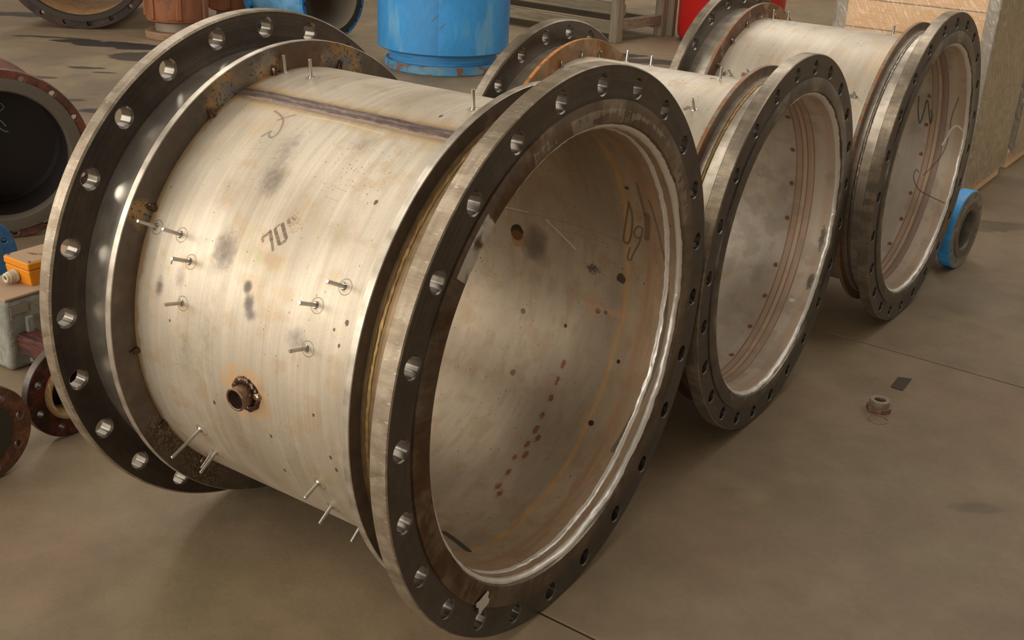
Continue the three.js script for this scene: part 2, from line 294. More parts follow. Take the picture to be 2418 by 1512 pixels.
const TW = 1.75;                                        // angle between the marks as measured and the tubes as they lie
function flowTube(c) {
  const t = thing('flanged_flow_tube', c.label, 'pipe', [c.x, 0, c.z], Math.atan2(Math.cos(c.yaw), -Math.sin(c.yaw)), 'flanged flow tubes lined up on the floor');
  const cy = c.R, up = (g) => g.translate(0, cy, 0);
  const add = (name, geo, mat, parent = t) => mesh(name, parent === t ? up(geo) : geo, mat, parent);
  const flange = (name, o0, th, phase, rim, bevel) => {
    const f = flangeGeo(c.R, c.Rbore, c.bcr, c.hr, 24, (phase + TW) * D, o0, th, bevel);
    const m = mesh(name, up(f.face), c.faceMat || faceMat, t);
    mesh('rim', up(f.rim), rim, m); mesh('bolt_holes', up(f.holes), holeMat, m);
    return m;
  };
  flange('front_flange', 0, c.th, c.phase, c.rimMat);
  flange('back_flange', c.oBack, c.th, c.phaseBack, c.rimMat, 0.0035);
  // raised sealing face
  const rf = c.Rraised, pol = (o, r, a) => [0.5 + r * Math.cos(a - TW * D) / (2 * c.R), 0.5 + r * Math.sin(a - TW * D) / (2 * c.R)];
  add('raised_face', revolve([[0.001, rf], [-0.0025, rf], [-0.003, rf - 0.001], [-0.003, c.Rbore + 0.004], [0.003, c.Rbore], [0.02, c.Rbore]], 200, pol, 0.5), c.raisedMat);
  add('raised_face_back', revolve([[c.oBack + c.th - 0.001, rf], [c.oBack + c.th + 0.003, rf], [c.oBack + c.th + 0.003, c.Rbore], [c.oBack + c.th - 0.01, c.Rbore]], 120, pol, 0.5), plainRaised);
  // necks between flanges and end plates
  const nu = (o, r, a, l) => [a / TAU * 6, l / 0.2];
  add('front_neck', revolve([[c.th - 0.002, c.Rneck + 0.006], [c.th + 0.008, c.Rneck], [c.oNear - c.tp + 0.001, c.Rneck]], 160, nu), c.neckFront || neckMat);
  add('back_neck', revolve([[c.oFar + c.tp - 0.001, c.Rneck - 0.006], [c.oFar + c.tp + 0.006, c.Rneck - 0.006], [c.oFar + c.tp + 0.008, c.Rneck], [c.oBack + 0.001, c.Rneck]], 160, nu), c.neckBack || neckMat);
  // weld on the front neck
  add('neck_weld', revolve(Array.from({ length: 9 }, (_, i) => [c.oWeld + 0.005 * Math.cos(Math.PI - i / 8 * Math.PI), c.Rneck - 0.001 + 0.0032 * Math.sin(i / 8 * Math.PI)]), 420, undefined, 0,
    (o, r, a) => [o + 0.0012 * (fbm(a * 60, 3, 3) - 0.5), r + 0.0022 * (noise(a * 190, 5 + o * 900) - 0.5)]), c.weldMat || goldMat);
  // end plates
  for (const [o, fm, em] of [[c.oNear - c.tp, c.plateNear, c.edgeNear || edgeMat], [c.oFar, c.plateFar, c.edgeFar || edgeMat]]) {
    const pl = add('end_plate', revolve([[o + 0.0012, c.Rs - 0.004], [o, c.Rs - 0.003], [o, c.Rp - 0.0012]], 200, pol), fm);
    mesh('edge', up(revolve([[o, c.Rp - 0.0012], [o + 0.0012, c.Rp], [o + c.tp - 0.0012, c.Rp], [o + c.tp, c.Rp - 0.0012]], 200, nu)), em, pl);
    mesh('back_face', up(revolve([[o + c.tp, c.Rp - 0.0012], [o + c.tp, c.Rs - 0.003], [o + c.tp - 0.0012, c.Rs - 0.004]], 200, pol)), fm, pl);
  }
  // shell, split lengthwise by the seam weld
  const shellU = (o, r, a) => [((a / D) - TW - c.shellA0) / (c.shellA1 - c.shellA0), (o - c.oNear) / (c.oFar - c.oNear)];
  add('shell', revolve([[c.oNear - 0.001, c.Rs], [c.oFar + 0.001, c.Rs], [c.oFar + 0.001, c.Rs - 0.005], [c.oNear - 0.001, c.Rs - 0.005], [c.oNear - 0.001, c.Rs]], 200, shellU), c.shellMat);
  // inner pipe
  const Ri = c.Ri, g = revolve([[0.012, Ri], [c.oEnd - 0.004, Ri], [c.oEnd - 0.004, c.Rs - 0.0055], [0.012, c.Rs - 0.0055], [0.012, Ri]], 180, (o, r, a) => [((a / D <= 180 ? a / D : a / D - 360) - TW + 120) / 240, o / c.oEnd]);
  { const p = g.attributes.position, uv = g.attributes.uv; for (let i = 0; i < p.count; i += 3) { const us = [0, 1, 2].map(k => uv.getX(i + k)); const mx = Math.max(...us); for (let k = 0; k < 3; k++) if (mx - us[k] > 0.7) uv.setX(i + k, us[k] + 1.5); } }
  add('inner_pipe', g, c.innerMat);
  // bright ground weld where the pipe meets the flange bore
  const bead = (o, r, w, h, s) => revolve(Array.from({ length: 9 }, (_, i) => { const q = Math.PI - i / 8 * Math.PI; return [o + w * Math.cos(q), r - h * Math.sin(q)]; }), 520, undefined, 0,
    (oo, q, a, i) => [oo + 0.005 * (fbm(Math.cos(a) * 9 + s, Math.sin(a) * 9, 3) - 0.5) + 0.001 * (noise(a * 60, s) - 0.5), q + 0.003 * (fbm(a * 22, s + i * 0.4, 3) - 0.5) * (i > 0 && i < 8 ? 1 : 0)]);
  add('bore_weld', bead(0.0105, c.Rbore + 0.001, 0.0095, 0.0075, c.seed), weldMat);
  if (c.beadTwo) add('bore_weld', bead(0.029, c.Ri + 0.001, 0.006, 0.0028, c.seed + 7), weldMat);
  // longitudinal seam weld
  if (c.seam !== undefined) {
    const P = [], U = [], I = [], n = 160, m = 12;
    for (let i = 0; i <= n; i++) for (let j = 0; j <= m; j++) {
      const o = mix(c.oNear, c.oFar, i / n), k = j / m * 2 - 1, da = (k * 0.016 + 0.0045 * (fbm(i / 14, 3, 3) - 0.5)) / c.Rs, h = 0.003 * Math.sqrt(Math.max(0, 1 - k * k)) * (1 - 0.55 * Math.exp(-((k * 4) ** 2))) + 0.0016 * (fbm(i / 3, j / 2.2, 3) - 0.5) * (1 - k * k) - 0.0004;
      const a = (c.seam + TW) * D + da, r = c.Rs + h; P.push(o, r * Math.sin(a), r * Math.cos(a)); U.push(o / 0.4, k * 0.5 + 0.5);
    }
    for (let i = 0; i < n; i++) for (let j = 0; j < m; j++) { const a = i * (m + 1) + j; I.push(a, a + m + 1, a + 1, a + 1, a + m + 1, a + m + 2); }
    const g = new THREE.BufferGeometry(); g.setAttribute('position', new THREE.Float32BufferAttribute(P, 3)); g.setAttribute('uv', new THREE.Float32BufferAttribute(U, 2)); g.setIndex(I); g.computeVertexNormals();
    add('seam_weld', g, c.seamMat || seamMat);
  }
  const sg = {};
  for (const [o, a, L = 0.036] of c.studs) radial(mesh('stud', sg[L] ||= studGeo(L), studMat, t), cy, c.Rs, o, a + TW);
  c.tacks.forEach((a0, i) => { const a = a0 + TW; const m = mesh('tack_weld', blob(0.007, 0.006, 0.017, i * 3.1 + c.seed, 0.3), c.tackMat || burntMat, t); const n = [Math.sin(a * D), Math.cos(a * D)]; m.position.set(c.oFar - 0.0015, cy + (c.Rs + 0.001) * n[0], (c.Rs + 0.001) * n[1]); m.rotation.x = -a * D; });
  return t;
}

// plate and raised-face finishes --------------------------------------------------
function discMap(N, R, base, alt, fn, draw) {
  return canvasTex(N, N, (x, y) => {
    const X = (x + 0.5) / N * 2 - 1, Y = 1 - (y + 0.5) / N * 2, r = Math.hypot(X, Y) * R, a = Math.atan2(Y, X) / D;
    if (r < 0.385 || r > 0.52) return base;
    let c = mix3(base, alt, sm(0.3, 0.7, fbm(X * 7 + 5, Y * 7 + 8, 4))); const f = fbm(X * 40, Y * 40, 3) - 0.5; c = fn ? fn(c, r, a, X, Y) : c; const k = 1 + 0.18 * f; return [c[0] * k, c[1] * k, c[2] * k];
  }, draw);
}
const angDist = (a, b) => Math.abs(((a - b + 540) % 360) - 180);
// blued steel with scale burnt off beside the tack welds of the large tube
const plateFar1 = discMap(1536, 0.5075, [108, 99, 91], [126, 115, 103], (c, r, a, X, Y) => {
  const n = fbm(X * 9 + 70, Y * 9 + 13, 4), n2 = fbm(X * 130 + 7, Y * 130, 3);
  for (const [t, w, k] of [[70, 9, 1], [98, 4.5, 0.8], [113, 5, 1], [103, 3, 0.5], [149, 2.6, 0.9], [-152, 9, 0.75], [-131, 9, 0.75]]) {
    const d = angDist(a, t) / w + (n - 0.5) * 1.8 + Math.abs(r - 0.43) / 0.05; const s = sm(1.5, 0.6, d) * k;
    c = mix3(c, a < -100 ? (n2 > 0.52 ? [168, 150, 118] : [96, 86, 76]) : mix3([182, 150, 108], [150, 150, 146], sm(0.4, 0.65, n)), s);
    if (s > 0.3) c = mix3(c, [70, 60, 52], 0.7 * sm(0.66, 0.72, n2));
  }
  c = mix3(c, [112, 72, 56], 0.5 * sm(0.6, 0.72, fbm(X * 5 + 31, Y * 5 + 3, 4)) * (a > 40 && a < 130 ? 1 : 0.25)); return c;
});
const plateNear1 = discMap(1024, 0.5075, [108, 99, 91], [126, 115, 103], (c, r, a, X, Y) => mix3(c, [84, 76, 70], 0.6 * sm(0.56, 0.68, fbm(X * 6 + 3, Y * 6 + 44, 4))));
const rustPlate = (s, base, alt) => discMap(1024, 0.5075, base, alt, (c, r, a, X, Y) => {
  c = mix3(c, [150, 98, 52], 0.8 * sm(0.52, 0.7, fbm(X * 8 + s, Y * 8 + 3, 4))); return mix3(c, [190, 160, 128], 0.7 * sm(0.55, 0.7, fbm(X * 11 + s + 60, Y * 11 + 23, 3)));
});
const raised1 = discMap(1536, 0.5075, [112, 98, 84], [140, 126, 110], (c, r, a, X, Y) => {
  const n = fbm(X * 12 + 4, Y * 12 + 90, 4), gr = noise(a * 1.6 + 300, r * 30) - 0.5; c = c.map(v => v * (1 + 0.14 * gr));
  c = mix3(c, [92, 66, 50], 0.7 * sm(0.45, 0.75, n) * (angDist(a, 180) < 75 ? 1 : 0.45));
  // bare metal where a grinder has been over the top of the face: separate ragged patches with hard edges
  const gp = fbm(a * 0.11 + 40, r * 55, 4) + 0.25 * gr; if (r < 0.436 && angDist(a, 66) < 46 && gp > 0.55) c = mix3(c, [172, 164, 153], gp > 0.58 ? 0.7 : 0.4);
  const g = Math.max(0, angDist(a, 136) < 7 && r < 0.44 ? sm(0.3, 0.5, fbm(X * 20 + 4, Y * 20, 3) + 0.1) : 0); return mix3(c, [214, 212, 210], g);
}, (g, w) => { // scrap of masking tape and chalk loops at the bottom
  g.strokeStyle = 'rgba(150,130,110,0.7)'; g.lineWidth = 5; g.beginPath(); g.ellipse(w * 0.22, w * 0.8, 26, 60, 0.7, 0, 4.4); g.stroke();
});
const raised2 = discMap(1024, 0.5075, [104, 98, 92], [130, 122, 112], (c, r, a, X, Y) => mix3(c, [190, 184, 174], 0.5 * sm(0.5, 0.75, fbm(a * 0.2 + 14, r * 40, 3)) * sm(0.44, 0.415, r)));
const metalDisc = (map, rough = 0.36, metal = 0.8) => std({ map, metalness: metal, roughness: rough });
const plainRaised = metalDisc(discMap(512, 0.5075, [112, 98, 84], [140, 126, 110]), 0.34);

// large tube: outer shell
const S1 = { a0: 60, a1: 240, o0: 0.124, o1: 0.651, R: 0.4132 };
const studs1 = [[0.644, 93.5, 0.032], [0.575, 93.8, 0.034], [0.209, 93.5, 0.034], [0.633, 150.7, 0.04], [0.571, 150.7, 0.039], [0.533, 156, 0.038], [0.535, 166, 0.034], [0.204, 150.7, 0.04], [0.247, 156.3, 0.037], [0.249, 166, 0.037], [0.539, -158.3, 0.072], [0.541, -148.4, 0.046], [0.588, -142.5, 0.028], [0.256, -157.7, 0.035], [0.262, -147.2, 0.036], [0.212, -142.5, 0.034]];
const shellMap1 = (() => {
  const W = 2048, H = 1024, sx = W / (180 * D * S1.R), sy = H / (S1.o1 - S1.o0), base = steelSheet(W, H, sx, sy, 3, [208, 196, 176], [184, 171, 150], 0.7);
  return canvasTex(W, H, (x, y) => {
    let c = base(x, y); const a = 60 + x / W * 180, o = S1.o1 - y / sy;
    const ds = (a - 108) * D * S1.R, n = fbm(x / 40, y / 24, 4);                      // heat tint along the seam
    const k = sm(0.046, 0.016, Math.abs(ds) + (n - 0.5) * 0.03); c = mix3(c, mix3([150, 118, 82], [196, 170, 128], sm(0.012, 0.03, Math.abs(ds))), 0.75 * k);
    const e = S1.o1 - o; c = mix3(c, [168, 132, 86], 0.65 * sm(0.014, 0.004, e + (n - 0.5) * 0.014));     // straw tint at the plate edge
    const bx = (a - 182.4) * D * S1.R, by = o - 0.379, bd = Math.hypot(bx, by); c = mix3(c, [222, 182, 134], 0.8 * sm(0.062, 0.03, bd + (fbm(x / 26, y / 26, 3) - 0.5) * 0.05));
    return c;
  }, (g, w, h) => {
    const p = painter(g, w, h, 60, 240, S1.o0, S1.o1, S1.R);
    for (const [o, a, so, sa, al, n] of [[0.463, 151, 0.022, 0.034, 0.2, 520], [0.439, 128.3, 0.022, 0.045, 0.12, 420], [0.425, 132.6, 0.022, 0.03, 0.15, 340], [0.445, 122, 0.02, 0.03, 0.1, 260], [0.392, 157.3, 0.007, 0.01, 0.25, 120], [0.382, 160.6, 0.01, 0.013, 0.22, 160], [0.375, 163, 0.012, 0.01, 0.12, 120], [0.592, 164, 0.008, 0.014, 0.16, 120], [0.546, 160.3, 0.01, 0.02, 0.1, 120], [0.271, 164.7, 0.02, 0.016, 0.12, 200], [0.309, 116.8, 0.03, 0.02, 0.08, 200], [0.47, 172, 0.02, 0.06, 0.08, 260], [0.52, 178, 0.02, 0.05, 0.08, 260], [0.3, 195, 0.03, 0.06, 0.06, 260], [0.42, 200, 0.02, 0.08, 0.08, 300]])
      p.smudge(o, a, so, sa, 'rgb(104,94,84)', al * 0.22, n * 2.2, 0.0036);
    for (const [o, a, so, sa] of [[0.36, 150.1, 0.03, 0.012], [0.4, 150, 0.05, 0.02], [0.25, 140, 0.03, 0.03], [0.5, 138, 0.03, 0.03]]) p.smudge(o, a, so, sa, 'rgb(170,142,112)', 0.025, 500, 0.005);
    for (const [o, a, r] of [[0.213, 131.1, 0.005], [0.179, 157.8, 0.005], [0.56, 171.2, 0.003], [0.465, 188.8, 0.0045], [0.335, 203.2, 0.004], [0.573, 157.6, 0.003], [0.237, 100.9, 0.005], [0.228, 180.8, 0.003], [0.336, 192, 0.0035], [0.202, 190.7, 0.004], [0.195, 194, 0.004], [0.2, 160, 0.003], [0.185, 163, 0.003]])
      p.dot(o, a, r * 0.7, r, 'rgb(84,68,56)', 0.8);
    for (let i = 0; i < 80; i++) p.dot(rr(0.22, 0.34), rr(117, 132), rr(0.0004, 0.001), rr(0.0006, 0.0018), 'rgb(104,82,64)', rr(0.3, 0.75));
    for (let i = 0; i < 420; i++) p.dot(rr(S1.o0, S1.o1), rr(60, 240), rr(0.0004, 0.0012), rr(0.0005, 0.0018), rnd() < 0.6 ? 'rgb(100,84,68)' : 'rgb(150,124,96)', rr(0.3, 0.8));
    for (let i = 0; i < 260; i++) { const o = rr(S1.o0, S1.o1), a = rr(60, 240), l = rr(2, 16); p.line([[o, a], [o + rr(-0.006, 0.006), a + l]], rr(0.0003, 0.0007), rnd() < 0.6 ? 'rgb(232,224,208)' : 'rgb(128,112,94)', rr(0.1, 0.4)); }
    for (let i = 0; i < 22; i++) { const o = rr(S1.o0, S1.o1), a = rr(70, 220); p.line([[o, a], [o + rr(-0.03, 0.03), a + rr(-2, 2)]], 0.0005, 'rgb(104,86,68)', 0.5); }
    for (const [o, a] of studs1) { p.ring(o - 0.004, (a < 0 ? a + 360 : a), 0.0125, 'rgb(110,94,72)', 0.7, 0.0011); p.smudge(o, a < 0 ? a + 360 : a, 0.008, 0.008, 'rgb(150,124,88)', 0.3, 60, 0.0012); }
    // marker scrawl beside the seam, chalk arc
    p.curve([[0.537, 112.8], [0.517, 113.8], [0.5, 115.4], [0.491, 117.5], [0.487, 119.7], [0.491, 121.3], [0.502, 120.7], [0.503, 119.5], [0.513, 121.6]], 0.0042, 'rgb(120,110,96)', 0.6);
    p.curve([[0.512, 115.6], [0.5, 113.9], [0.49, 112.6]], 0.004, 'rgb(120,110,96)', 0.5);
    p.curve([[0.46, 112], [0.397, 111.6], [0.328, 112.1], [0.292, 112.6], [0.298, 114]], 0.0022, 'rgb(230,220,190)', 0.5);
    // stencilled number, worn
    const O0 = 0.372, A0 = 149.2, ax = [-0.66, -0.75], ay = [0.66, -0.75];           // reading and up directions: [offset, arc]
    const q = (x, y) => [O0 + (ax[0] * x + ay[0] * y), A0 + (ax[1] * x + ay[1] * y) / (D * S1.R)];
    const seg = (pts, w = 0.0058, al = 0.7) => p.line(pts.map(([x, y]) => q(x, y)), w, 'rgb(92,78,64)', al);
    seg([[0, 0.026], [0, 0.032], [0.017, 0.032]], 0.005, 0.55); seg([[0.017, 0.032], [0.016, 0.018]], 0.007, 0.65); seg([[0.016, 0.018], [0.014, 0]], 0.0055, 0.65);
    seg([[0.028, 0.003], [0.027, 0.03]], 0.0065, 0.75); seg([[0.029, 0.033], [0.037, 0.033]], 0.004, 0.4); seg([[0.042, 0.03], [0.043, 0.003]], 0.0068, 0.75); seg([[0.03, 0], [0.041, 0]], 0.005, 0.6);
    seg([[0.054, 0.03], [0.055, 0.026]], 0.006, 0.45); seg([[0.062, 0.03], [0.066, 0.024]], 0.004, 0.35);
    for (let i = 0; i < 60; i++) { const c = q(rr(0.05, 0.075), rr(0.0, 0.034)); p.dot(c[0], c[1], 0.0008, 0.001, 'rgb(110,94,78)', 0.5); }
    for (let i = 0; i < 120; i++) { const c = q(rr(-0.004, 0.05), rr(-0.002, 0.036)); p.dot(c[0], c[1], 0.0007, 0.0009, 'rgb(206,194,172)', 0.5); }
  });
})();
const shellMat1 = std({ map: shellMap1, metalness: 0.6, roughness: 0.5, bumpMap: sheetBump, bumpScale: 0.0005 });
// large tube: inside
const innerMap1 = (() => {
  const W = 2048, H = 1024, R = 0.399, OE = 0.784, sx = W / (240 * D * R), sy = H / OE, base = steelSheet(W, H, sx, sy, 23, [170, 154, 131], [149, 134, 113], 0.3);
  return canvasTex(W, H, (x, y) => {
    let c = base(x, y); const o = OE - y / sy, n = fbm(x / 70, y / 12, 4), m = fbm(x / 30 + 9, y / 30, 4);
    const band = (o0, w, col, k) => { c = mix3(c, col, k * sm(w * 1.6, w * 0.3, Math.abs(o - o0) + (n - 0.5) * w)); };
    band(0.118, 0.0055, [196, 148, 90], 0.75); band(0.07, 0.007, [168, 122, 90], 0.7); band(0.055, 0.004, [176, 132, 98], 0.5); band(0.035, 0.022, [200, 160, 124], 0.45); band(0.095, 0.03, [198, 170, 132], 0.3);
    band(0.66, 0.014, [150, 116, 86], 0.5); band(0.7, 0.014, [140, 104, 80], 0.5);
    c = mix3(c, [146, 132, 112], 0.25 * sm(0.4, 0.8, m)); c = mix3(c, [140, 106, 78], 0.18 * sm(0.56, 0.7, fbm(x / 50 + 70, y / 18, 4)));
    return c;
  }, (g, w, h) => {
    const p = painter(g, w, h, -120, 120, 0, OE, R), grey = 'rgb(92,86,78)';
    for (const c of [[[0.107, 25.5], [0.119, 18.6], [0.128, 11], [0.121, 10.5], [0.115, 11.5], [0.104, 20.6], [0.107, 25.5]]]) p.curve(c, 0.0045, grey, 0.75);
    p.curve([[0.083, 17], [0.092, 17.3], [0.103, 14.8], [0.099, 13.2], [0.089, 13.8], [0.083, 17], [0.091, 12.3], [0.106, 7.6], [0.114, 5.2], [0.119, 5.4], [0.114, 9.4]], 0.0035, grey, 0.75);
    p.curve([[0.078, 34], [0.077, 27], [0.075, 22]], 0.007, grey, 0.5); p.curve([[0.07, 22], [0.072, 17.4], [0.075, 14]], 0.014, 'rgb(100,84,70)', 0.6); p.curve([[0.06, 28], [0.044, 14], [0.03, 4], [0.022, -8]], 0.004, grey, 0.55);
    p.curve([[0.028, 2], [0.022, -10], [0.022, -26], [0.034, -44], [0.04, -52]], 0.011, grey, 0.6);
    p.line([[0.446, 11.6], [0.304, 12.7], [0.2, 12], [0.131, 10.9]], 0.0016, 'rgb(110,98,84)', 0.5); p.line([[0.29, 9.4], [0.16, 8.6]], 0.001, 'rgb(110,98,84)', 0.5);
    p.line([[0.315, 11.6], [0.243, 4.1]], 0.0022, 'rgb(228,220,206)', 0.8); p.line([[0.446, 12.5], [0.36, 12.8]], 0.002, 'rgb(228,220,206)', 0.6);
    for (const [o, a, r, col, al] of [[0.393, 4.9, 0.018, 'rgb(52,34,22)', 0.95], [0.388, 2.6, 0.02, 'rgb(150,96,48)', 0.5], [0.131, -1.3, 0.011, 'rgb(62,56,48)', 0.85], [0.102, -26.2, 0.004, 'rgb(50,44,38)', 1], [0.112, -46.5, 0.006, 'rgb(50,46,40)', 1], [0.244, -20.5, 0.004, 'rgb(54,46,38)', 1], [0.104, 31, 0.005, 'rgb(60,46,36)', 0.9], [0.176, -13.2, 0.006, 'rgb(96,66,46)', 0.8], [0.157, -13.1, 0.005, 'rgb(96,66,46)', 0.8], [0.355, -19.9, 0.006, 'rgb(90,70,52)', 0.7], [0.333, -39.4, 0.007, 'rgb(110,76,54)', 0.7]]) p.dot(o, a, r, r, col, al);
    p.smudge(0.345, 2.5, 0.026, 0.036, 'rgb(110,96,80)', 0.07, 700, 0.007); p.smudge(0.2, -0.6, 0.018, 0.012, 'rgb(70,62,54)', 0.5, 120, 0.0016); p.smudge(0.19, -11.7, 0.02, 0.03, 'rgb(196,140,104)', 0.25, 240, 0.002); p.smudge(0.13, -12.5, 0.05, 0.008, 'rgb(200,150,112)', 0.25, 200, 0.002);
    for (const [o, a] of [[0.224, -37.5], [0.222, -43.1], [0.223, -49], [0.22, -54.1], [0.206, -56.5], [0.22, -59.6], [0.228, -65.1], [0.21, -63.2], [0.219, -70.7], [0.215, -77.1], [0.2, -79.1], [0.224, -31.9]]) { p.dot(o, a, rr(0.003, 0.006), rr(0.006, 0.012), 'rgb(120,72,46)', 0.7); p.smudge(o, a, 0.006, 0.012, 'rgb(110,66,42)', 0.35, 60, 0.0012); }
    p.curve([[0.2, -106], [0.16, -108], [0.121, -110.6]], 0.014, 'rgb(44,36,30)', 0.8);
    for (let i = 0; i < 700; i++) p.dot(rr(0, OE), rr(-120, 120), rr(0.0006, 0.002), rr(0.0006, 0.0024), rnd() < 0.5 ? 'rgb(92,78,62)' : 'rgb(126,86,58)', rr(0.25, 0.8));
    for (let i = 0; i < 60; i++) { const o = rr(0.1, 0.6), a = rr(-80, 40); p.line([[o, a], [o + rr(-0.04, 0.04), a + rr(-3, 3)]], 0.0007, rnd() < 0.5 ? 'rgb(216,206,190)' : 'rgb(104,90,74)', 0.35); }
  });
})();
const innerMat1 = std({ map: innerMap1, metalness: 0.55, roughness: 0.46, bumpMap: sheetBump, bumpScale: 0.0004 });

const tube1 = flowTube({
  label: 'largest flanged steel flow tube with number 70 stencilled on its shell', x: 0.1134, z: -1.7872, yaw: 0.9915, seed: 5,
  R: 0.5075, Rbore: 0.409, Rraised: 0.451, bcr: 0.475, hr: 0.0168, phase: 10.2, phaseBack: 10.4, th: 0.032, oBack: 0.7541, oEnd: 0.7861,
  Rneck: 0.4365, Rs: 0.4132, Ri: 0.4, Rp: 0.463, oNear: 0.1245, oFar: 0.6507, tp: 0.0145, oWeld: 0.098, beadTwo: true,
  rimMat, neckBack: tintedNeck, raisedMat: metalDisc(raised1, 0.34), plateNear: metalDisc(plateNear1, 0.44, 0.6), plateFar: metalDisc(plateFar1, 0.44, 0.6), neckFront: std({ map: neckMap, color: 0xd0b898, metalness: 0.8, roughness: 0.42 }),
  shellMat: shellMat1, shellA0: 60, shellA1: 240, innerMat: innerMat1, seam: 108,
  studs: studs1, tacks: [119.1, 146.7, 182.3, 205.7, 225.2, 96.6, 71.9],
});
{ // welded sensor boss on the large shell
  const boss = radial(mesh('sensor_boss', lathe([[0.0165, 0], [0.0165, 0.026], [0.0175, 0.027], [0.0195, 0.027], [0.0205, 0.026], [0.0205, 0.023], [0.0195, 0.022], [0.0195, 0]], 48), std({ color: 0x8a7466, metalness: 0.85, roughness: 0.3 }), tube1), 0.5075, 0.4115, 0.379, -175.9);
  const w = revolve(Array.from({ length: 7 }, (_, i) => [0.001 + 0.005 * Math.sin(i / 6 * Math.PI), 0.0255 - 0.006 * Math.cos(i / 6 * Math.PI)]), 90, undefined, 0, (o, r, a) => [o + 0.003 * (noise(a * 9, 4) - 0.5), r + 0.003 * (noise(a * 6, 8) - 0.5)]);
  w.rotateZ(Math.PI / 2); mesh('fillet_weld', w, burntMat, boss);
  const b = mesh('weld_drop', blob(0.008, 0.006, 0.008, 3, 0.2), std({ color: 0xb09a80, metalness: 0.85, roughness: 0.25 }), boss); b.position.set(-0.028, 0.003, 0.004);
  mesh('bore_floor', new THREE.CylinderGeometry(0.0165, 0.0165, 0.003, 32), std({ color: 0x5a4c44, metalness: 0.7, roughness: 0.5 }), boss).position.y = 0.004;
}

// second and third tubes -------------------------------------------------------------
const K = 0.4475 / 0.5075;
function plainShell(s0, light, dark, studs, seamTint) {
  const W = 1024, H = 512, sx = W / (180 * D * 0.364), sy = H / 0.47, base = steelSheet(W, H, sx, sy, s0, light, dark, 0.6);
  return canvasTex(W, H, base, (g, w, h) => {
    const p = painter(g, w, h, 30, 210, 0.1, 0.58, 0.364);
    for (let i = 0; i < 240; i++) p.dot(rr(0.1, 0.58), rr(30, 210), rr(0.0008, 0.002), rr(0.0008, 0.003), rnd() < 0.6 ? 'rgb(120,104,86)' : 'rgb(150,124,100)', rr(0.25, 0.7));
    for (let i = 0; i < 12; i++) p.smudge(rr(0.1, 0.58), rr(60, 170), 0.02, 0.03, 'rgb(120,106,90)', 0.1, 160, 0.002);
    for (const [o, a] of studs) p.smudge(o, a, 0.008, 0.008, 'rgb(92,70,56)', 0.4, 70, 0.0015);
  });
}
function bandedInner(s0, OE, marks, dark) {
  const W = 1152, H = 576, R = 0.354, sx = W / (240 * D * R), sy = H / OE, base = steelSheet(W, H, sx, sy, s0, [206, 196, 182], [182, 172, 158], 0.4);
  return canvasTex(W, H, (x, y) => {
    let c = base(x, y); const o = OE - y / sy, n = fbm(x / 60, y / 10 + s0, 4);
    const band = (o0, w, col, k) => { c = mix3(c, col, k * sm(w * 1.5, w * 0.5, Math.abs(o - o0) + (n - 0.5) * w * 0.6)); };
    band(0.105, 0.0105, [178, 144, 120], 0.55); band(0.075, 0.0105, dark ? [128, 102, 94] : [180, 146, 122], 0.6); band(0.09, 0.005, [200, 178, 146], 0.6); band(0.05, 0.02, [206, 190, 166], 0.5); band(0.02, 0.014, [190, 160, 130], 0.5);
    for (const e of [0.1135, 0.097, 0.0835, 0.066]) band(e, 0.0012, [128, 76, 52], 0.7);
    c = mix3(c, [150, 138, 124], 0.35 * sm(0.52, 0.7, fbm(x / 40 + s0, y / 40, 4))); return c;
  }, (g, w, h) => {
    const p = painter(g, w, h, -120, 120, 0, OE, R);
    for (const a of [43.4, 24.1, 7.8, -7.7, -28.5, -43.2, -59.4, -78.1]) { p.dot(0.124, a, 0.006, 0.006, 'rgb(112,70,46)', 0.8); p.ring(0.124, a, 0.0075, 'rgb(170,128,96)', 0.5, 0.002); }
    marks(p);
    for (let i = 0; i < 500; i++) p.dot(rr(0, OE), rr(-120, 120), rr(0.0006, 0.0014), rr(0.0006, 0.0018), rnd() < 0.7 ? 'rgb(150,138,122)' : 'rgb(226,220,208)', rr(0.2, 0.6));
  });
}
const plate2 = metalDisc(rustPlate(3, [150, 122, 94], [168, 136, 102]), 0.5, 0.3), plate3 = metalDisc(rustPlate(33, [112, 82, 68], [132, 100, 82]), 0.5, 0.3);
const greyPlate = metalDisc(discMap(1024, 0.5075, [120, 110, 100], [140, 130, 116], (c, r, a, X, Y) => mix3(c, [150, 104, 72], r > 0.438 ? 0.8 * sm(0.4, 0.6, fbm(X * 16, Y * 16, 4)) : 0.2 * sm(0.5, 0.7, fbm(X * 9, Y * 9, 4)))), 0.48, 0.6);
const rustEdge = std({ map: canvasTex(1024, 64, (x, y) => { const n = fbm(x / 18, y / 12, 4); return mix3([150, 104, 66], [140, 128, 112], sm(0.4, 0.62, n)); }), metalness: 0.2, roughness: 0.55 }), orangeEdge = std({ map: canvasTex(1024, 64, (x, y) => mix3([206, 132, 54], [150, 104, 66], sm(0.45, 0.7, fbm(x / 20, y / 14, 4)))), roughness: 0.6 });
const studs2 = [[0.195, 115.7, 0.03], [0.215, 88, 0.03], [0.43, 80, 0.026], [0.5, 80, 0.03], [0.49, 136, 0.03]], studs3 = [[0.18, 87.5, 0.03], [0.515, 88.5, 0.032], [0.565, 88.5, 0.032], [0.551, 138.2, 0.032], [0.492, 137, 0.032], [0.16, 139, 0.026]];
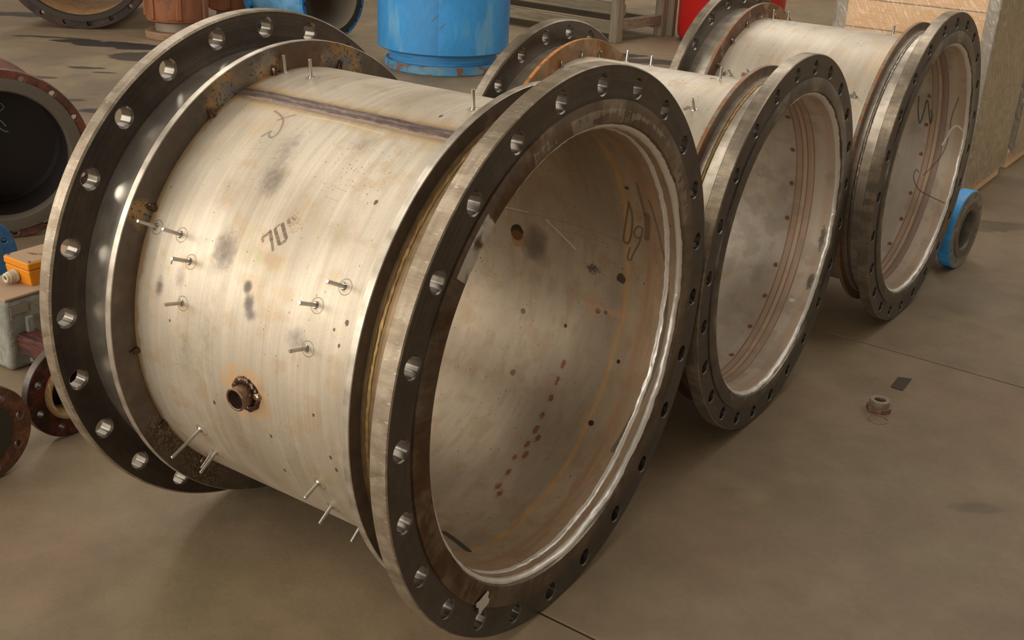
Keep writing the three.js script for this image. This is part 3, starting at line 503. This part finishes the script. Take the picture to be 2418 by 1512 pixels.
const small = k => ({ R: 0.4497 * k, Rbore: 0.363 * k, Rraised: 0.3985 * k, bcr: 0.42 * k, hr: 0.015 * k, th: 0.031 * k, Rneck: 0.387 * k, Rs: 0.3655 * k, Ri: 0.355 * k, Rp: 0.4103 * k, tp: 0.0105, shellA0: 30, shellA1: 210, rimMat: rimMat2, raisedMat: metalDisc(raised2, 0.34), plateNear: greyPlate, edgeNear: rustEdge, edgeFar: orangeEdge });
flowTube({ ...small(1.025), label: 'flanged steel flow tube between the largest tube and the crate-side tube', x: 0.6475, z: -2.5983, yaw: 0.9922, seed: 21, phase: 7.6, phaseBack: 7.6, oBack: 0.6669, oEnd: 0.6987, oNear: 0.1171, oFar: 0.6024, oWeld: 0.087,
  plateFar: plate2, shellMat: std({ map: plainShell(51, [210, 200, 184], [190, 178, 160], studs2), metalness: 0.55, roughness: 0.5 }), seam: 20,
  innerMat: std({ map: bandedInner(77, 0.6812, p => { p.smudge(0.02, -13, 0.006, 0.03, 'rgb(110,104,96)', 0.5, 200, 0.002); p.smudge(0.02, -32, 0.006, 0.02, 'rgb(110,104,96)', 0.5, 200, 0.002); p.dot(0.05, -42, 0.008, 0.006, 'rgb(240,236,228)', 0.8); }), metalness: 0.5, roughness: 0.46 }),
  studs: studs2, tacks: [60, 74, 88, 103, 118, 133, 147], tackMat: std({ color: 0x9a9080, metalness: 0.9, roughness: 0.25 }) });
flowTube({ ...small(1.05), label: 'flanged steel flow tube standing beside the plastic-wrapped wooden crate', x: 1.2454, z: -3.3732, yaw: 0.9604, seed: 37, phase: 12, phaseBack: 11, oBack: 0.6787, oEnd: 0.7112, oNear: 0.1121, oFar: 0.6021, oWeld: 0.084,
  plateFar: plate3, edgeFar: rustEdge, shellMat: std({ map: plainShell(151, [204, 194, 178], [186, 174, 156], studs3), metalness: 0.55, roughness: 0.5 }), seam: 15, weldMat: std({ color: 0x8e857a, metalness: 0.85, roughness: 0.35 }),
  innerMat: std({ map: bandedInner(177, 0.6779, p => {
    const k = 'rgb(70,64,58)'; p.curve([[0.157, 23.2], [0.155, 14], [0.146, 8], [0.138, 14], [0.13, 21.5], [0.12, 14], [0.113, 9], [0.11, 12], [0.115, 16]], 0.004, k, 0.8); p.curve([[0.118, -17], [0.127, -15.9], [0.131, -19], [0.122, -22.5], [0.1, -26], [0.072, -27.6], [0.013, -30]], 0.003, k, 0.7); p.curve([[0.034, 26], [0.05, 14], [0.05, 6], [0.06, -6], [0.1, -18]], 0.004, k, 0.5); p.curve([[0.01, 8], [0.03, 10], [0.045, 8], [0.055, 3], [0.065, -1]], 0.006, 'rgb(240,236,228)', 0.8);
  }, true), metalness: 0.5, roughness: 0.46 }),
  studs: studs3, tacks: [75, 90, 105, 120, 135, 150], tackMat: std({ color: 0x9a9080, metalness: 0.9, roughness: 0.25 }) });

// @@BACKGROUND@@
{ // scrap of white tape left on the sealing face of the large tube
  const w = 0.034, h = 0.03, g = new THREE.PlaneGeometry(w, h, 8, 8), p = g.attributes.position;
  for (let i = 0; i < p.count; i++) p.setXYZ(i, p.getX(i) * (1 + 0.5 * (noise(p.getY(i) * 120 + 3, 2) - 0.5)), p.getY(i) * (1 + 0.5 * (noise(p.getX(i) * 120 + 9, 7) - 0.5)), 0.0008 + 0.0016 * noise(p.getX(i) * 160, p.getY(i) * 160));
  g.computeVertexNormals();
  const m = mesh('tape_scrap', g, std({ color: 0xc9c2b4, roughness: 0.8, side: THREE.DoubleSide }), tube1), a = -125.8 * D, r = 0.443;
  m.position.set(-0.0035, 0.5075 + r * Math.sin(a), r * Math.cos(a)); m.rotation.set(0, -Math.PI / 2, 0.3, 'YXZ'); m.userData.label = 'torn scrap of white tape';
}

// ---------------------------------------------------------------- other equipment
function paintMat(col, scuff, rough = 0.5, s0 = 0, amount = 0.5, scale = 1) { // paint with scuffs, rust and dust
  return std({ map: canvasTex(512, 512, (x, y) => {
    const n = fbm(x / 60 * scale + s0, y / 60 * scale + 3, 4), m = fbm(x / 22 * scale + s0 + 20, y / 30 * scale, 4); let c = mix3(col, col.map(v => v * 0.86), sm(0.3, 0.7, n)); c = mix3(c, scuff, amount * sm(0.6, 0.74, m)); const k = 1 + 0.07 * (noise(x / 2, y / 2) - 0.5); return c.map(v => v * k);
  }), roughness: rough });
}
const rustMat = (a, b, s0) => std({ map: canvasTex(512, 512, (x, y) => { const n = fbm(x / 40 + s0, y / 40, 5), m = fbm(x / 9 + s0, y / 9, 3); const c = mix3(a, b, sm(0.3, 0.7, n)); const k = 1 + 0.4 * (m - 0.5); return c.map(v => v * k); }), roughness: 0.7, metalness: 0.2 });
const blueMat = paintMat([66, 160, 232], [150, 186, 206], 0.42, 4, 0.45), blueDeep = paintMat([46, 118, 178], [120, 110, 96], 0.5, 14, 0.5), blueDull = paintMat([40, 92, 138], [96, 104, 104], 0.55, 24, 0.5);
const greySteel = std({ color: 0x8a8378, roughness: 0.55, metalness: 0.5 });
const facing = (nx, nz) => Math.atan2(nz, -nx);               // turn that points local -X towards (nx, nz)
const mUV = (o, r, a, l) => [a * Math.max(r, 0.05) / 0.5, l / 0.5];
const rev = (prof, seg = 72) => revolve(prof, seg, mUV);
const up = (g, y) => g.translate(0, y, 0);
function flangePart(t, name, y, f, mFace, mRim, mHole) {
  const m = mesh(name, up(f.face, y), mFace, t); mesh('rim', up(f.rim, y), mRim || mFace, m); mesh('bolt_holes', up(f.holes, y), mHole || mRim || mFace, m); return m;
}

{ // tall blue vessel standing on its flange
  const t = thing('blue_pipe_vessel', 'tall bright blue painted vessel standing upright on a rusty flange', 'vessel', [-0.53, 0, -7.335]);
  const R = 0.418;
  mesh('body', lathe([[0, 0.125], [R - 0.02, 0.122], [R, 0.135], [R, 1.5], [R - 0.03, 1.53], [0, 1.54]], 96), blueMat, t);
  mesh('neck', lathe([[0.345, 0.055], [0.345, 0.124]], 80), blueMat, t);
  mesh('base_flange', lathe([[0, 0], [0.365, 0], [0.37, 0.006], [0.37, 0.05], [0.364, 0.056], [0.345, 0.058], [0, 0.058]], 96), std({ map: canvasTex(1024, 128, (x, y) => { const n = fbm(x / 20, y / 20, 4), d = fbm(x / 60 + 4, y / 40, 3); let c = mix3([70, 146, 200], [120, 158, 176], sm(0.35, 0.65, d)); c = mix3(c, [150, 84, 44], 0.85 * sm(0.56, 0.66, n)); return c; }), roughness: 0.6 }), t).userData.label = 'flaking blue flange with rust';
  const scr = [[-0.02, 0.36, 0.05, 0.3], [0.02, 0.31, 0.05, 0.35]];
  for (const [x, y, l, rz] of scr) { const a = Math.asin(x / R); const m = mesh('scratch', new THREE.CapsuleGeometry(0.004, l, 4, 8), std({ color: 0x6f7f88, roughness: 0.8 }), t); m.position.set(R * Math.sin(a), y, R * Math.cos(a) - 0.0025); m.rotation.z = -1.1 + rz; }
}
{ // steel rack
  const lx = -0.77, lz = -0.638, turn = Math.atan2(-lz, lx);
  const t = thing('steel_rack', 'beige painted steel rack with square posts and low rails', 'rack', [0.67, 0, -8.66], turn);   // local X runs along the rack, away from its end post
  const m = paintMat([158, 146, 122], [110, 96, 78], 0.6, 44, 0.6), L = 2.3, Dp = 0.6, zs = -1;         // depth runs to local -Z or +Z
  const z = v => v * zs * -1;
  for (const [x, d] of [[0, 0], [0, Dp], [L, 0], [L, Dp]]) mesh('post', box(0.075, 1.3, 0.075, x, 0.65, z(d), 0.005), m, t);
  for (const d of [0, Dp]) { mesh('rail', box(L + 0.07, 0.08, 0.06, L / 2, 0.1, z(d), 0.005), m, t); mesh('rail', box(L + 0.07, 0.085, 0.06, L / 2, 0.24 + d * 0.15, z(d + 0.03), 0.005), m, t); }
  for (const x of [0, L]) { mesh('cross_bar', box(0.06, 0.075, Dp, x, 0.13, z(Dp / 2), 0.005), m, t); }
  for (let i = 0; i < 4; i++) mesh('shelf_board', box(L, 0.02, 0.13, L / 2, 0.36, z(0.08 + i * 0.14), 0.004), std({ color: 0x6e5f4a, roughness: 0.8 }), t);
  mesh('side_post', box(0.05, 1.3, 0.05, -0.05, 0.65, z(Dp + 0.08), 0.005), m, t);
}
{ // red drum
  const t = thing('red_drum', 'red plastic drum standing beside the steel rack', 'drum', [1.57, 0, -8.98]);
  mesh('body', lathe([[0, 0], [0.33, 0], [0.37, 0.012], [0.392, 0.04], [0.4, 0.08], [0.41, 0.9], [0.4, 0.94], [0, 0.95]], 72), paintMat([206, 34, 28], [170, 36, 30], 0.4, 8, 0.4), t);
  mesh('rim', revolve(Array.from({ length: 13 }, (_, i) => [0.012 * Math.cos(i / 12 * TAU), 0.405 + 0.012 * Math.sin(i / 12 * TAU)]), 72).rotateZ(Math.PI / 2).translate(0, 0.93, 0), paintMat([206, 34, 28], [170, 36, 30], 0.4, 8, 0.4), t);
}
{ // dark lined pipe at the left
  const t = thing('black_lined_pipe', 'rust-edged flanged pipe with a black lining lying on the floor', 'pipe', [-1.735, 0, -3.66], facing(0.5, 0.866));
  const R = 0.29, f = flangeGeo(R, 0.245, 0.268, 0.011, 16, 0.05, 0, 0.03, 0.002), brown = rustMat([116, 66, 48], [84, 52, 42], 3), lin = std({ color: 0x2a2422, roughness: 0.38 });
  flangePart(t, 'flange', R, f, brown, rustMat([120, 96, 80], [90, 70, 58], 9));
  mesh('sealing_ring', up(rev([[0.002, 0.262], [-0.005, 0.261], [-0.006, 0.255], [-0.006, 0.222], [0.004, 0.216], [0.03, 0.214]], 96), R), std({ color: 0x5e564a, roughness: 0.5 }), t);
  mesh('lining', up(rev([[0.004, 0.217], [0.03, 0.215], [0.2, 0.213], [0.215, 0.2], [0.22, 0.0]], 96), R), lin, t);
  mesh('barrel', up(rev([[0.03, 0.235], [0.6, 0.235], [0.6, 0.21], [0.03, 0.222]], 80), R), brown, t);
  const chalk = (pts) => mesh('chalk_mark', up(new THREE.TubeGeometry(new THREE.CatmullRomCurve3(pts.map(([y, z]) => new THREE.Vector3(0.2185, y, z))), 24, 0.0025, 5), R), std({ color: 0x8fb4c4, roughness: 0.9 }), t);
  chalk([[0.12, 0.02], [0.135, 0.03], [0.12, 0.045], [0.105, 0.03], [0.12, 0.02]]); chalk([[0.09, 0.0], [0.07, 0.03], [0.05, 0.045]]); chalk([[0.05, 0.02], [0.035, 0.035], [0.03, 0.05]]);
}
{ // big flanged pipe at the back
  const t = thing('large_brown_pipe', 'large dark flanged pipe with tan interior lying at the back', 'pipe', [-3.13, 0, -8.06], facing(0.12, 0.99));
  const R = 0.55, f = flangeGeo(R, 0.47, 0.515, 0.016, 20, 0.1, 0, 0.04, 0.003), dk = rustMat([74, 54, 44], [50, 40, 36], 17);
  flangePart(t, 'flange', R, f, dk, dk, dk);
  mesh('gasket_ring', up(rev([[0.002, 0.498], [-0.006, 0.496], [-0.006, 0.46], [0.01, 0.455], [0.05, 0.455]], 96), R), std({ color: 0x33291f, roughness: 0.6 }), t);
  mesh('barrel', up(rev([[0.02, 0.454], [1.2, 0.454], [1.2, 0.47], [0.04, 0.472]], 96), R), paintMat([176, 136, 86], [120, 92, 62], 0.6, 71, 0.5), t);
}
function uprightValve(pos, h, label, turn) {
  const t = thing('upright_valve_body', label, 'valve', pos, turn), m = paintMat([158, 100, 66], [112, 72, 50], 0.5, 31, 0.6);
  mesh('body', lathe([[0, 0.115], [0.19, 0.115], [0.205, 0.125], [0.21, 0.15], [0.21, h], [0, h]], 64), m, t);
  for (const a of [-0.55, 0.35, 1.3, 2.4, 3.6, 4.8]) { const r = mesh('rib', box(0.035, h - 0.14, 0.03, 0, 0.14 + (h - 0.14) / 2, 0, 0.006), m, t); r.position.set(0.208 * Math.sin(a), 0, 0.208 * Math.cos(a)); r.rotation.y = a; }
  mesh('neck', lathe([[0.15, 0.05], [0.15, 0.118]], 48), std({ color: 0x9c8f7c, roughness: 0.6, metalness: 0.3 }), t);
  mesh('base_flange', lathe([[0, 0], [0.215, 0], [0.22, 0.006], [0.22, 0.045], [0.214, 0.052], [0, 0.052]], 64), paintMat([150, 122, 94], [150, 92, 60], 0.7, 37, 0.6), t);
}
uprightValve([-2.41, 0, -7.93], 0.75, 'copper brown valve body standing upright in front of its twin', 0);
uprightValve([-2.17, 0, -8.62], 0.8, 'copper brown valve body standing behind another beside blue pipe', 0.5);
{ // blue flanged pipe lying at the back
  const t = thing('blue_flanged_pipe', 'bright blue flanged pipe with grey bore lying on its flanges', 'pipe', [-1.36, 0, -8.13], facing(0.78, 0.625));
  const R = 0.29;
  for (const o of [0, 0.62]) flangePart(t, 'flange', R, flangeGeo(R, 0.235, 0.263, 0.013, 16, 0.1, o, 0.035, 0.002), o ? blueMat : blueDeep, blueMat, blueDeep);
  mesh('seal', up(rev([[0.002, 0.262], [-0.006, 0.26], [-0.006, 0.225], [0.01, 0.222]], 80), R), std({ color: 0x26221e, roughness: 0.6 }), t);
  mesh('bore', up(rev([[0.004, 0.222], [0.65, 0.222], [0.65, 0.23]], 80), R), std({ color: 0x8f8472, roughness: 0.6 }), t);
  mesh('body', up(rev([[0.03, 0.236], [0.05, 0.25], [0.1, 0.255], [0.55, 0.255], [0.6, 0.25], [0.63, 0.236]], 80), R), paintMat([110, 176, 224], [150, 180, 196], 0.45, 91, 0.5), t);
}
{ // small blue flange pipe beside the third tube
  const t = thing('small_blue_flange_pipe', 'short blue flanged pipe lying on the floor beside the wrapped crate', 'pipe', [1.6, 0, -3.86], facing(0.77, 0.64));
  const R = 0.142;
  flangePart(t, 'flange', R, flangeGeo(R, 0.08, 0.12, 0.009, 8, 0.5, 0, 0.045, 0.003), paintMat([140, 132, 116], [92, 130, 160], 0.6, 55, 0.4), blueMat, paintMat([140, 132, 116], [92, 130, 160], 0.6, 55, 0.4));
  mesh('raised_face', up(rev([[0.001, 0.102], [-0.004, 0.101], [-0.004, 0.074], [0.004, 0.068], [0.3, 0.068]], 64), R), std({ color: 0x6f665a, roughness: 0.5, metalness: 0.4 }), t);
  mesh('barrel', up(rev([[0.043, 0.088], [0.07, 0.086], [0.32, 0.086], [0.33, 0.12], [0.36, 0.12], [0.36, 0.07]], 64), R), blueDull, t);
  mesh('foot', box(0.05, 0.06, 0.12, 0.2, 0.031, 0, 0.006), paintMat([110, 112, 112], [70, 90, 110], 0.6, 57, 0.5), t);
}
// plastic-wrapped wooden crates
const pine = (s) => std({ map: canvasTex(512, 128, (x, y) => { const g = Math.sin((y + 14 * fbm(x / 160 + s, y / 30, 3)) * 0.42 + s) * 0.5 + 0.5, n = fbm(x / 90 + s, y / 12, 3); const c = mix3([250, 218, 174], [236, 190, 142], 0.55 * g * n + 0.25 * n); return c; }), roughness: 0.7 });
const pines = [1, 5, 9].map(pine);
const wrinkle = dataTex(512, 512, (x, y) => { const u = x * 0.6 + y, v = x - y * 0.6; return 128 + 200 * (Math.abs(fbm(u / 160, v / 22, 3) - 0.5) - 0.12) + 70 * (fbm(x / 60, y / 30, 2) - 0.5); });
const film = new THREE.MeshPhysicalMaterial({ color: 0xfaf2e4, transmission: 0.76, thickness: 0, roughness: 0.12, ior: 1.45, bumpMap: wrinkle, bumpScale: 0.02 });
const filmThick = new THREE.MeshPhysicalMaterial({ color: 0xcdbb9c, transmission: 0.25, thickness: 0, roughness: 0.16, ior: 1.45, bumpMap: wrinkle, bumpScale: 0.02 });
const zinc = paintMat([150, 152, 150], [120, 112, 100], 0.4, 66, 0.4);
function crate(label, [x, z], w, d, h, wrap, y0 = 0) {
  // local X runs from the near corner along the front face (away to the left), local Z along the side face
  const fx = -0.8247, fz = -0.5655, t = thing('wrapped_crate', label, 'crate', [x, 0, z], Math.atan2(-fz, fx));
  const n = Math.round((h - 0.1) / 0.12), pt = 0.02, hh = (h - 0.1) / n;
  const sz = 1; // side runs along local +Z? the front plane is z = 0, depth goes to local -Z * sz
  const zz = v => v * sz;
  for (let i = 0; i < n; i++) {
    const y = 0.1 + hh * (i + 0.5);
    mesh('plank', box(w, hh - 0.004, pt, w / 2, y, zz(pt / 2), 0.003), pines[i % 3], t); mesh('plank', box(pt, hh - 0.004, d - 2 * pt, pt / 2, y, zz(d / 2), 0.003), pines[(i + 1) % 3], t);
    mesh('plank', box(w, hh - 0.004, pt, w / 2, y, zz(d - pt / 2), 0.003), pines[(i + 2) % 3], t); mesh('plank', box(pt, hh - 0.004, d - 2 * pt, w - pt / 2, y, zz(d / 2), 0.003), pines[i % 3], t);
  }
  mesh('lid', box(w, 0.02, d, w / 2, h + 0.01, zz(d / 2), 0.003), pines[0], t);
  for (const sx of [0.05, w / 2, w - 0.05]) mesh('skid', box(0.08, 0.1, d, sx, 0.05, zz(d / 2), 0.004), pines[1], t);
  for (const [cx, cz, ax, az] of [[0, 0, 1, 1], [w, 0, -1, 1], [0, d, 1, -1], [w, d, -1, -1]]) {
    mesh('corner_strip', mergeGeometries([box(0.045, h - 0.1, 0.002, cx + ax * 0.0215, 0.1 + (h - 0.1) / 2, zz(cz - az * 0.001), 0.0006), box(0.002, h - 0.1, 0.045, cx - ax * 0.001, 0.1 + (h - 0.1) / 2, zz(cz + az * 0.0215), 0.0006)]), zinc, t);
  }
  const e = 0.008, P = [], q = [[-e, -e], [w + e, -e], [w + e, d + e], [-e, d + e]], G = [];
  for (let k = 0; k < 4; k++) {
    const [ax, az] = q[k], [bx, bz] = q[(k + 1) % 4], L = Math.hypot(bx - ax, bz - az), g = new THREE.PlaneGeometry(L, h - 0.03, 40, 50), p = g.attributes.position, uv = g.attributes.uv;
    for (let i = 0; i < p.count; i++) {
      const s = p.getX(i) / L + 0.5, y = p.getY(i) + (h - 0.03) / 2 + 0.06, o = 0.012 * fbm(s * L * 9 + k * 7, y * 6, 3) * Math.sin(Math.PI * s);
      const nx = (bz - az) / L, nz = -(bx - ax) / L; p.setXYZ(i, mix(ax, bx, s) + nx * o, y, zz(mix(az, bz, s) + nz * o)); uv.setXY(i, s * L / 0.45 + k * 0.3, y / 0.45);
    }
    g.computeVertexNormals(); mesh('stretch_film', g, k === 0 ? film : wrap, t);
  }
  return t;
}
crate('pine plank crate with metal corner strips wrapped in clear stretch film', [1.87, -4.642], 0.655, 0.7, 1.15, filmThick);
crate('second film-wrapped crate standing behind the pine plank crate', [2.36, -5.36], 0.6, 0.6, 1.0, filmThick);

// motor valve and neighbours behind the large tube
{
  const t = thing('motor_valve', 'grey motor valve with an orange terminal box and rusty flange', 'valve', [-1.012, 0, -2.335], facing(0.84, 0.543));
  const R = 0.118, rst = rustMat([104, 50, 36], [56, 34, 30], 61), lx = (x, z) => { const th = facing(0.84, 0.543), dx = x + 1.012, dz = z + 2.335; return [dx * Math.cos(th) - dz * Math.sin(th), dx * Math.sin(th) + dz * Math.cos(th)]; };
  flangePart(t, 'flange', R, flangeGeo(R, 0.06, 0.094, 0.008, 8, 0.35, 0, 0.022, 0.0015), rst, std({ color: 0x5d544c, metalness: 0.6, roughness: 0.45 }));
  mesh('sealing_rim', up(rev([[0.002, 0.074], [-0.008, 0.072], [-0.01, 0.066], [-0.008, 0.06], [0.02, 0.057], [0.05, 0.056]], 56), R), paintMat([206, 176, 132], [140, 96, 60], 0.7, 63, 0.6), t);
  const grey = paintMat([150, 150, 138], [120, 106, 84], 0.55, 67, 0.5), dusty = std({ color: 0xa58a6e, roughness: 0.9 });
  mesh('valve_body', up(rev([[0.02, 0.06], [0.04, 0.064], [0.06, 0.06], [0.06, 0.0]], 48), R), rst, t);
  mesh('yoke', box(0.4, 0.055, 0.06, 0.22, 0.075, 0.15, 0.008), rst, t); mesh('yoke', box(0.06, 0.055, 0.17, 0.05, 0.075, 0.09, 0.008), rst, t);
  // housing, box at a corner seen from the camera
  const [hx, hz] = lx(-1.287, -2.629);
  const H = mesh('housing', (() => { const g = box(0.16, 0.2, 0.22, 0.08, 0.1, 0.11, 0.014), p = g.attributes.position; for (let i = 0; i < p.count; i++) { const k = 1 + 0.14 * (p.getY(i) < 0.05 ? -1 : 0); p.setX(i, 0.08 + (p.getX(i) - 0.08) * k); } g.computeVertexNormals(); return g; })(), grey, t);
  H.position.set(hx, 0, hz); 
  mesh('housing_lid', box(0.164, 0.008, 0.224, 0.08, 0.203, 0.11, 0.003), dusty, H).userData.label = 'dusty top of the grey housing';
  mesh('rib', box(0.014, 0.13, 0.02, 0.0, 0.08, 0.06, 0.004), grey, H); mesh('rib', box(0.02, 0.13, 0.014, 0.09, 0.08, -0.004, 0.004), grey, H);
  mesh('name_plate', box(0.05, 0.05, 0.002, 0.115, 0.15, -0.001, 0.0006), std({ color: 0x5c5a54, metalness: 0.6, roughness: 0.4 }), H); mesh('type_plate', box(0.002, 0.022, 0.05, -0.001, 0.17, 0.035, 0.0006), std({ color: 0x8a7f6e, roughness: 0.6 }), H);
  const [ox, oz] = lx(-1.259, -2.722), O = mesh('terminal_box', (() => { const g = box(0.105, 0.044, 0.15, 0.0525, 0.022, 0.075, 0.004), p = g.attributes.position; for (let i = 0; i < p.count; i++) { const k = p.getY(i) < 0.02 ? 0.94 : 1; p.setX(i, 0.0525 + (p.getX(i) - 0.0525) * k); p.setZ(i, 0.075 + (p.getZ(i) - 0.075) * k); } g.computeVertexNormals(); return g; })(), std({ color: 0xe08a10, roughness: 0.5 }), t);
  O.position.set(ox, 0.206, oz);  O.userData.label = 'orange terminal box';
  mesh('terminal_lid', box(0.108, 0.02, 0.153, 0.0525, 0.0555, 0.075, 0.004), std({ color: 0xe08a10, roughness: 0.5 }), O); mesh('dust_layer', box(0.102, 0.0015, 0.147, 0.0525, 0.066, 0.075, 0.0007), dusty, O).userData.label = 'brown dust on the orange lid';
  const mk = []; for (const [x, z, l, r] of [[0.062, -0.05, 0.024, 0], [0.054, -0.05, 0.024, 0], [0.044, -0.05, 0.026, 0.6], [0.034, -0.05, 0.014, -0.7]]) { const b = new THREE.BoxGeometry(0.003, 0.0014, l); b.rotateY(r + 1.57); b.translate(x, 0.0672, -z + (0.06 - x) * 0.6); mk.push(b); }
  mesh('lid_emblem', mergeGeometries(mk), std({ color: 0x7d6244, roughness: 0.8 }), O);
  for (const [x, z] of [[0.008, 0.01], [0.097, 0.01]]) mesh('lid_screw', new THREE.CylinderGeometry(0.0035, 0.0035, 0.002, 12).translate(x, 0.067, z), std({ color: 0x4a3a2c, roughness: 0.6 }), O);
  const G = mesh('cable_gland', mergeGeometries([new THREE.CylinderGeometry(0.0175, 0.0175, 0.006, 24).translate(0, 0.003, 0), new THREE.CylinderGeometry(0.0165, 0.0165, 0.016, 6).translate(0, 0.014, 0), new THREE.CylinderGeometry(0.012, 0.0155, 0.008, 24, 1, true).translate(0, 0.026, 0), new THREE.TorusGeometry(0.0095, 0.004, 10, 24).rotateX(Math.PI / 2).translate(0, 0.029, 0)]), std({ color: 0xc8bfa4, roughness: 0.55 }), O);
  G.position.set(0.06, 0.02, 0.0); G.rotation.x = -Math.PI / 2;
}
{
  const t = thing('brown_flanged_valve', 'dull brown round flange with a dark disc lying on the floor', 'valve', [-1.112, 0, -2.1], facing(0.84, 0.543)), R = 0.112;
  flangePart(t, 'flange', R, flangeGeo(R, 0.062, 0.088, 0.0085, 8, 0.2, 0, 0.02, 0.0015), rustMat([126, 84, 60], [96, 66, 50], 83), rustMat([120, 88, 66], [92, 68, 54], 85));
  mesh('disc', up(rev([[0.003, 0.067], [-0.003, 0.066], [-0.004, 0.06], [-0.002, 0.0]], 56), R), std({ color: 0x3d382f, roughness: 0.5 }), t);
  mesh('body', up(rev([[0.018, 0.06], [0.06, 0.07], [0.16, 0.07], [0.2, 0.05], [0.2, 0]], 48), R), rustMat([90, 62, 48], [60, 46, 40], 87), t);
}
{
  const t = thing('dark_blue_flange', 'dark blue round flange standing behind the orange terminal box', 'flange', [-1.62, 0, -3.16], facing(0.5, 0.866)), R = 0.12;
  flangePart(t, 'flange', R, flangeGeo(R, 0.05, 0.095, 0.008, 8, 0.4, 0, 0.03, 0.002), blueDull, blueDull, blueDull);
  mesh('hub', up(rev([[0.004, 0.052], [-0.012, 0.05], [-0.012, 0.03], [0.05, 0.03], [0.12, 0.06], [0.14, 0.06], [0.14, 0]], 40), R), blueDull, t);
}
// small things on the floor
{
  const t = thing('steel_bushing', 'small rusty steel bushing lying on the bare floor', 'bushing', [0.978, 0, -2.672], 0.4), m = rustMat([150, 116, 92], [112, 78, 58], 99);
  mesh('collar', lathe([[0.0145, 0.012], [0.0145, 0.03], [0.016, 0.0315], [0.0245, 0.0315], [0.026, 0.03], [0.026, 0.018], [0.023, 0.012]], 40), std({ color: 0x9a8a78, roughness: 0.55, metalness: 0.4 }), t);
  const s = new THREE.Shape(Array.from({ length: 6 }, (_, i) => new THREE.Vector2(0.032 * Math.cos(i / 6 * TAU), 0.032 * Math.sin(i / 6 * TAU)))); s.holes.push(new THREE.Path().absarc(0, 0, 0.0145, 0, TAU, true));
  mesh('hex_base', new THREE.ExtrudeGeometry(s, { depth: 0.011, bevelEnabled: true, bevelSize: 0.001, bevelThickness: 0.001, bevelSegments: 1, curveSegments: 24 }).rotateX(-Math.PI / 2).translate(0, 0.001, 0), m, t);
}
single('thin_steel_ring', 'thin wire ring lying flat on the floor beside the bushing', 'ring', new THREE.TorusGeometry(0.0245, 0.0012, 8, 60).rotateX(Math.PI / 2).translate(0.961, 0.0012, -2.615), std({ color: 0xa08e74, metalness: 0.5, roughness: 0.45 }));
{
  const s = new THREE.Shape([[1.052, 2.815], [1.08, 2.795], [1.13, 2.876], [1.092, 2.882]].map(([x, y]) => new THREE.Vector2(x, y)));
  single('steel_offcut', 'flat dark steel offcut lying on the floor near the bushing', 'offcut', new THREE.ExtrudeGeometry(s, { depth: 0.002, bevelEnabled: false }).rotateX(-Math.PI / 2), std({ color: 0x4a4136, metalness: 0.5, roughness: 0.5 }));
}
renderer.render(scene, camera);
